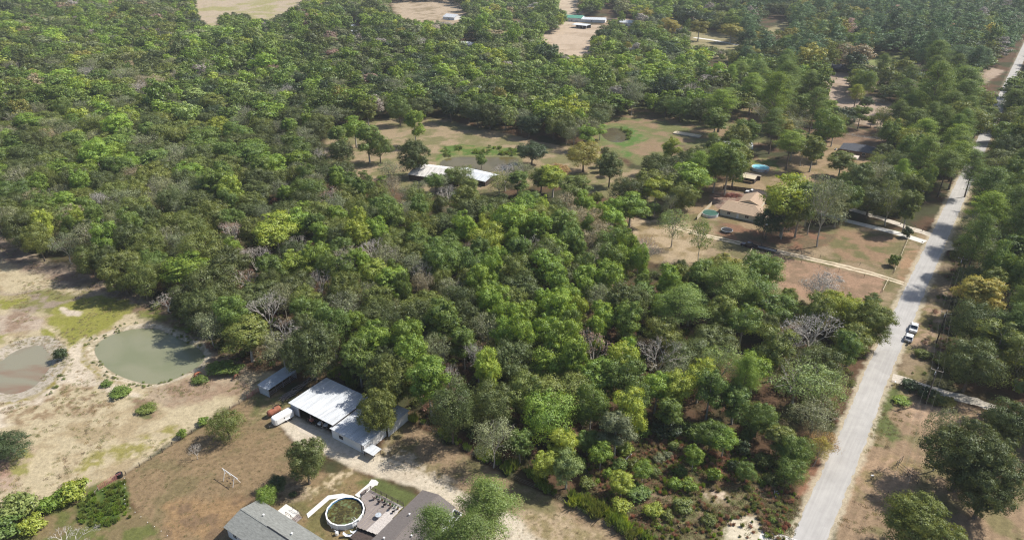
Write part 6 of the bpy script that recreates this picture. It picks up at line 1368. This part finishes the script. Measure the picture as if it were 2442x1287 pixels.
def pick(x, y, px, py):
    """species and tint by district"""
    n1, n2 = float(vnoise(np.array(x / 26.0 + 300), np.array(y / 26.0 + 300))), float(vnoise(np.array(x / 60.0 + 90), np.array(y / 60.0 + 50)))
    right = px > 1750 - (py * .2); v = rr.random()
    if py < 200 and px > 1750: ps = [('pine', 'blue green', .30), ('oak', 'deep green', .25), ('elm', 'mid green', .15), ('oak', 'dark green', .18), ('elm', 'olive green', .08), ('elm', 'dull gold', .04)]
    elif right: ps = [('pine', 'mid green', .22), ('oak', 'dark green', .22), ('elm', 'mid green', .18), ('airy', 'olive green', .12), ('elm', 'olive green', .12), ('pine', 'bright green', .08), ('airy', 'grey green', .06)]
    elif 450 < px < 1700 and py < 330: ps = [('oak', 'deep green', .15), ('oak', 'dark green', .21), ('elm', 'mid green', .21), ('elm', 'bright green', .10), ('oak', 'mid green', .08), ('airy', 'grey green', .13), ('elm', 'pale green', .08), ('elm', 'yellow green', .04)]
    elif 1150 < px < 1780 and 520 < py < 1010: ps = [('oak', 'dark green', .14), ('oak', 'olive green', .10), ('elm', 'bright green', .32), ('elm', 'mid green', .20), ('airy', 'grey green', .12), ('elm', 'yellow green', .06), ('airy', 'tan', .06)]
    else: ps = [('oak', 'dark green', .30), ('oak', 'olive green', .17), ('elm', 'mid green', .13), ('airy', 'grey green', .13), ('elm', 'bright green', .10), ('oak', 'mid green', .08), ('elm', 'yellow green', .03), ('bare', 'grey', .035), ('airy', 'tan', .025)]
    v = (v * .55 + n1 * .30 + n2 * .15); v = min(.999, max(0, (v - .18) / .64)); v = v if rr.random() > .22 else rr.random(); c = 0
    for k, t_, w_ in ps:
        c += w_
        if v < c: return k, t_
    return ps[0][:2]
Yv = 84.0; AUTO = []
ROWS = []
while Yv < 1330: ROWS.append(Yv); Yv += 4.6 if Yv < 330 else 5.8
for Yv in ROWS + [30 + 5 * k_ for k_ in range(11)]:
    hw = 34 + Yv * .80; near = Yv < 330; x = -hw * 1.08
    step = 4.6 if near else 5.4
    while x < hw * 1.08:
        xx, yy = x + rr.uniform(-2.4, 2.4), Yv + rr.uniform(-2.4, 2.4); x += step
        bx, by = proj(xx, yy, 0)
        k, ti = pick(xx, yy, bx, by)
        if k == 'oak': r, h = rr.uniform(4.4, 7.2), rr.uniform(11, 15.5)
        elif k == 'elm': r, h = rr.uniform(3.6, 5.6), rr.uniform(12, 17.5)
        elif k == 'airy': r, h = rr.uniform(4.2, 6.2), rr.uniform(11, 15)
        elif k == 'pine': r, h = rr.uniform(4.0, 5.6), rr.uniform(17, 23)
        else: r, h = rr.uniform(3.6, 5.4), rr.uniform(10, 13)
        if bx > 1750 or by < 250: h *= 1.12; r *= 1.1
        r *= 1.33 if by < 460 else (.96 if k == 'elm' else 1.10); h *= 1.08 if k == 'elm' else 1
        q_ = rr.random()
        if q_ < .05 and by < 400: r *= 1.25; h *= 1.45
        elif q_ < .17: r *= 1.35; h *= 1.1
        elif q_ > .86: r *= .68; h *= .9
        if bx > 1500 and 750 < by < 1100: h *= .85
        if not free(xx, yy, r): continue
        rdd = road_d(xx, yy)
        if (-17 if 140 < Yv < 185 else -9.5 if Yv < 330 else -5.5) < rdd < (3.4 if Yv > 280 else 6.5): continue
        if any(inpoly(xx, yy, q) for q in PONDL) or any(inpoly(xx, yy, q) for q in BR): continue
        bad = seen(bx, by)
        if not bad:
            for zf, ox in ((.45, 0), (.62, -.75), (.62, .75), (.95, 0), (.25, 0)):
                a, b = proj(xx + ox * r, yy, h * zf)
                if seen(a, b): bad = True; break
        if bad:
            # a smaller tree may still stand there clear of the open ground
            if rr.random() < .5 and not seen(bx, by) and not seen(*proj(xx, yy, 6)) and not seen(*proj(xx - 2, yy, 4)) and not seen(*proj(xx + 2, yy, 4)): r, h, k = 2.6, 6.5, 'oak' if k != 'elm' else 'elm'
            else: continue
        cell.setdefault((int(xx // 14), int(yy // 14)), []).append((xx, yy, r)); AUTO.append((xx, yy, r, h, k, ti))
print('auto trees', len(AUTO))

# ---- which of them are individuals
LM = [(P(*q), s) for q, s in (((790, 960), 'the white barn'), ((655, 910), 'the grey shed'), ((355, 850), 'the big pond'), ((60, 900), 'the left pond'), ((1050, 410), 'the pond barn'), ((1150, 390), 'the brown pond'), ((2178, 786), 'the white road pickup'),
      ((1777, 512), 'the tan roofed house'), ((2046, 366), 'the slate roofed house'), ((1815, 400), 'the blue pool'), ((1285, 505), 'the hidden white house'), ((1460, 320), 'the algae pond'), ((2232, 819), 'the utility pole by the pickup'), ((2207, 962), 'the vine covered pole'), ((1497, 1092), 'the black pipe'),
      ((2274, 683), 'the third utility pole'), ((2325, 500), 'the fourth utility pole'), ((1930, 690), 'the brown field'), ((1010, 1000), 'the weed strip end'), ((1121, 112), 'the white metal roof'), ((1360, 110), 'the dusty paddock'), ((1380, 60), 'the green roof'), ((2005, 200), 'the gravel yard'))]
for (x, y, r, h, k, ti, lb) in HAND:
    if lb and k != 'shrub' and len(lb.split()) <= 9: LM.append((Vector((x, y, 0)), 'the ' + lb))
ORD = ['nearest', 'second', 'third', 'fourth', 'fifth', 'sixth', 'seventh', 'eighth', 'ninth', 'tenth', 'eleventh', 'twelfth', 'thirteenth', 'fourteenth', 'fifteenth', 'sixteenth', 'seventeenth', 'eighteenth', 'nineteenth', 'twentieth']
ORD += ['twenty ' + q for q in ['first'] + ORD[1:9]] + ['thirtieth']
SHORT = {}
def describe(items):
    """give every item its own phrase from the landmark it stands by"""
    buck = {}
    for i, (x, y, r, h, k, ti) in enumerate(items):
        bl = min(LM, key=lambda l: (l[0].x - x) ** 2 + (l[0].y - y) ** 2); a = proj(x, y, 0); b = proj(bl[0].x, bl[0].y, 0)
        dx, dy = a[0] - b[0], (a[1] - b[1]) * 1.3
        d = ('right of' if dx > 0 else 'left of') if abs(dx) > abs(dy) else ('below' if dy > 0 else 'behind')
        buck.setdefault((d, bl[1], k, ti), []).append((math.hypot(bl[0].x - x, bl[0].y - y), i))
    out = [None] * len(items)
    for (d, nm, k, ti), l in buck.items():
        l.sort()
        for n_, (_, i) in enumerate(l):
            o = ORD[n_] if n_ < len(ORD) else 'farther'; base = '%s %s' % (ti, NAMES[k][1])
            txt = '%s %s %s %s' % (base, o, d, nm) if len(l) > 1 else '%s %s %s' % (base, d, nm)
            wd = txt.split(); out[i] = ' '.join(wd[:16])
    return out
vis_ = []; rest = []
for t_ in AUTO:
    a, b = proj(t_[0], t_[1], t_[3] * .6); m = t_[2] * 8
    (vis_ if -60 < a < 2502 and -40 < b < 1330 else rest).append(t_)
vis_.sort(key=lambda t_: t_[1]); cnt = {}; ind = []
lim = {'oak': 290, 'elm': 265, 'airy': 240, 'pine': 140, 'bare': 60}
for t_ in vis_:
    if cnt.get(t_[4], 0) < lim[t_[4]] and t_[1] < 520: cnt[t_[4]] = cnt.get(t_[4], 0) + 1; ind.append(t_)
    else: rest.append(t_)
print('individuals', cnt)
lab = describe(ind)
for t_, lb in zip(ind, lab):
    plant('grand' if t_[4] == 'oak' and t_[2] > 7.4 else t_[4], t_[0], t_[1], t_[3], t_[2], t_[5], lb, 'trees of the woods seen from above')
lab = describe(TREES)
for t_, lb in zip(TREES, lab): plant('shrub', t_[0], t_[1], t_[3], t_[2], t_[5], lb.replace('shrub', 'leafy shrub'), 'shrubs in the brush')
# ---- the rest of the woods as one mass
def tree_mass(name, items, label):
    ks = []; meshes = []; lut = {}
    for k in ('oak', 'elm', 'pine'):
        for (Rr, H, q) in FAR[k]:
            lut.setdefault(k, []).append((len(meshes), Rr, H)); meshes.append(crown_mesh('crown_mass', q))
    pts, rot, scl, idx, tint = [], [], [], [], []
    for (x, y, r, h, k, ti) in items:
        c_ = T[ti]
        if k == 'airy': k2 = 'elm'
        elif k == 'bare': k2 = 'elm'; c_ = T[ti]
        else: k2 = k
        if rr.random() < .05: c_ = T[rr.choice(('tan', 'grey', 'pinkish brown', 'dull gold', 'pale green'))]
        i, Rr, H = rr.choice(lut[k2]); pts.append((x, y, 0)); rot.append((0, 0, rr.uniform(0, 6.28))); s = r / Rr * 1.04; scl.append((s * rr.uniform(.85, 1.18), s * rr.uniform(.85, 1.18), h / H)); idx.append(i); _f = .74 + .52 * float(vnoise(np.array(x / 38. + 200), np.array(y / 38. + 400))); tint.append([v * _f for v in vary(c_, .2)])
    return scatter(name, meshes, pts, rot, scl, idx, tint, label)
tree_mass('woodland', rest, 'dense far woodland of mixed green trees running to the top of the view')

# ------------------------------------------------------------------ low growth
def tuft_mesh(seed, n, hgt, wid, ls, droop=.3):
    rng = np.random.default_rng(seed); a = rng.uniform(0, 6.283, n); r_ = np.sqrt(rng.random(n)) * wid
    b0 = np.stack([np.cos(a) * r_, np.sin(a) * r_, np.zeros(n)], -1); ln = rng.uniform(.5, 1, n) * hgt; d = rng.normal(0, droop, (n, 2))
    tip = b0 + np.stack([d[:, 0] * ln, d[:, 1] * ln, ln], -1); side = unit(np.stack([rng.normal(size=n), rng.normal(size=n), np.zeros(n)], -1)) * ls
    md = (b0 + tip) / 2; V_ = np.stack([b0, md + side, tip, md - side], 1).reshape(-1, 3); F = np.arange(4 * n).reshape(n, 4)
    return np_mesh('tuft', V_, F, [M_LEAF], {'shade': ('FLOAT', np.repeat(np.clip(rng.normal(.5, .2, n), 0, 1), 4))})
TUFT = [tuft_mesh(s, 50, .22, .6, .05, .8) for s in range(3)]; WEED = [tuft_mesh(10 + s, 110, 1.7, .6, .08, .22) for s in range(4)]
def sb(seed, n=340, ls=.09):
    C, q = crown_broad(seed, .8, 1.1, .05, 7, .45, 12, 6, ls, rnd=.9); return crown_mesh('low_bush', q)
LOWB = [sb(1000 + s) for s in range(4)]
def fill(poly, spacing, wsel=None):
    a = np.array(poly); lo, hi = a.min(0), a.max(0); n = int((hi[0] - lo[0]) * (hi[1] - lo[1]) / spacing ** 2)
    x = RNG.uniform(lo[0], hi[0], n); y = RNG.uniform(lo[1], hi[1], n); s = sdist(poly, x, y) > 0
    return x[s], y[s]
SANDP = [wpoly([(1728,1248),(1800,1222),(1832,1287),(1860,1400),(1700,1400),(1715,1287)]), wpoly([(1668,1170),(1742,1168),(1752,1204),(1690,1208)])]
def grow(name, meshes, polys, spacing, tints, s0, s1, label, patch=None, thr=.5, prob=None):
    X, Y_ = [], []
    for p in polys:
        x, y = fill(p, spacing)
        if patch: k = fbm(x, y, patch, 3, 55.5) > thr; x, y = x[k], y[k]
        X.append(x); Y_.append(y)
    x = np.concatenate(X); y = np.concatenate(Y_); n = len(x)
    for pd in PONDL: k = sdist(pd, x, y) < .3; x, y = x[k], y[k]
    for sp in SANDP: k = (sdist(sp, x, y) < 0) | (RNG.random(len(x)) < .10); x, y = x[k], y[k]
    k = sdist(ROADPOLY, x, y) < -.15; x, y = x[k], y[k]; n = len(x)
    tc = np.array([T[t] if isinstance(t, str) else t for t in tints])[RNG.integers(0, len(tints), n)] * RNG.uniform(.8, 1.25, (n, 1))
    s = RNG.uniform(s0, s1, n); z = np.zeros(n)
    for pd in PONDL:
        sd = sdist(pd, x, y); z = np.minimum(z, np.where(sd > -4, -.45 * np.clip((sd + 4) / 4, 0, 1) ** 1.6, 0))
    return scatter(name, meshes, np.stack([x, y, z - .03], -1), np.stack([z * 0, z * 0, RNG.uniform(0, 6.28, n)], -1), np.stack([s, s, s * RNG.uniform(.8, 1.2, n)], -1), RNG.integers(0, len(meshes), n), tc, label)
grow('tall_weeds', WEED, [wpoly([(965,1000),(990,1000),(1040,1020),(1130,1070),(1250,1120),(1330,1170),(1420,1205),(1500,1245),(1560,1290),(1520,1300),(1430,1243),(1330,1185),(1240,1145),(1100,1070),(1000,1010)]), wpoly([(1020-235,895),(800,880),(840,910),(860,930),(830,925)])], .85, ['bright green', 'yellow green', 'mid green', 'olive green'], .6, 1.5, 'strip of tall bright green weeds along the wire fence', 2.5, .42)
grow('weed_patch', WEED, [wpoly([(190,1190),(250,1160),(300,1150),(305,1200),(325,1225),(290,1245),(230,1262),(185,1240)])], .8, ['mid green', 'bright green', 'olive green'], .35, .6, 'patch of green weeds inside the corner of the red gate')
CLR = wpoly([(1380,1100),(1480,1060),(1560,1020),(1660,1030),(1760,1060),(1880,1150),(1900,1190),(1860,1330),(1640,1400),(1500,1260),(1400,1190)])
BR_T = ['olive green', (.36,.20,.12), 'bright green', (.38,.24,.14), (.34,.22,.14), (.32,.30,.12), (.24,.25,.09), 'mid green', (.34,.28,.17)]
grow('brush', WEED, [CLR], .75, BR_T, .22, .6, 'low brown and green brush over the cleared corner of the wood', 4, .40)
grow('bushy_growth', LOWB, [CLR], 1.9, ['olive green', 'mid green', 'bright green', (.30,.20,.12)], .4, 1.0, 'small green bushes dotted through the cleared corner of the wood', 6, .47)
grow('grass_cover', TUFT, [CLR, wpoly([(1820,1190),(1900,1185),(1910,1240),(1890,1300),(1830,1300)])], .7, [(.16,.18,.06), (.26,.2,.11), (.22,.14,.08), (.14,.16,.05)], .5, 1.2, 'thin grass and dead stems over the cleared corner of the wood')
grow('understorey', LOWB, [wpoly([(500,840),(700,900),(850,900),(960,985),(1250,1120),(1400,1080),(1560,1010),(1750,1040),(1880,1140),(1990,1000),(2110,790),(1850,700),(1500,640),(1200,560),(900,480),(400,470),(100,520)])], 2.6, ['olive green', 'mid green', 'red brown', 'dark green', 'tan'], .8, 2.0, 'understorey of low bushes beneath the trees of the wood', 12, .42)
grow('lawn_grass', TUFT, [wpoly(Z[19][0]), wpoly(Z[27][0])], .8, [(.27,.21,.11), (.20,.19,.08), (.30,.22,.13), (.17,.18,.07)], .2, .55, 'short dry grass over the mown yard and lane')
grow('pasture_tufts', TUFT, [wpoly(Z[0][0]), wpoly([(2125,905),(2300,960),(2500,1060),(2600,1300),(1985,1300),(2040,1100)])], 1.0, [(.30,.29,.11), (.36,.28,.14), (.26,.20,.13), (.20,.21,.08)], .3, .95, 'scattered dry tufts over the bare pasture', 7, .52)
grow('bank_plants', LOWB, [chaikin(wpoly([(195,850),(205,810),(240,790),(300,770),(380,765),(450,795),(500,835),(500,860),(470,885),(420,905),(380,925),(330,925),(280,912),(225,880)])), wpoly([(60,960),(120,930),(150,880),(160,890),(140,930),(90,965)])], 1.1, ['mid green', 'olive green', 'grey green'], .25, .65, 'low plants on the pale bank of the big pond', 3, .56)
grow('roadside_growth', LOWB + TUFT, [wpoly([(2320,560),(2280,600),(2240,690),(2215,780),(2180,860),(2170,900),(2300,940),(2320,800),(2340,620)]), wpoly([(2060,880),(2110,790),(2100,760),(2040,860),(1960,1020),(1900,1180),(1905,1190),(1960,1060)])], 1.7, ['olive green', 'mid green', 'red brown', 'dark green', 'tan'], .4, 1.1, 'low mixed growth along the road verges', 4, .47)
grow('pond_reeds', LOWB + WEED[:1], [wpoly([(1050,355),(1090,350),(1180,352),(1260,362),(1240,372),(1150,370),(1060,374)]), wpoly([(1480,305),(1510,318),(1500,335),(1470,342)])], 1.6, ['mid green', 'bright green', 'olive green'], .6, 1.4, 'green reeds along the far bank of the brown pond', 6, .45)

# ------------------------------------------------------------------ air
m = bpy.data.materials.new('air'); m.use_nodes = True; N, L = m.node_tree.nodes, m.node_tree.links
N.remove(N['Principled BSDF']); pv = N.new('ShaderNodeVolumePrincipled'); pv.inputs['Color'].default_value = (.88, .93, 1, 1); pv.inputs['Density'].default_value = .00010; pv.inputs['Anisotropy'].default_value = .1
L.new(pv.outputs[0], N['Material Output'].inputs['Volume'])
HAZE = True
if HAZE:
    mb = MB(); mb.box(-12500, -1500, -4, 12500, 11500, 112); o = mb.build('haze', m); tag(o, kind='stuff')
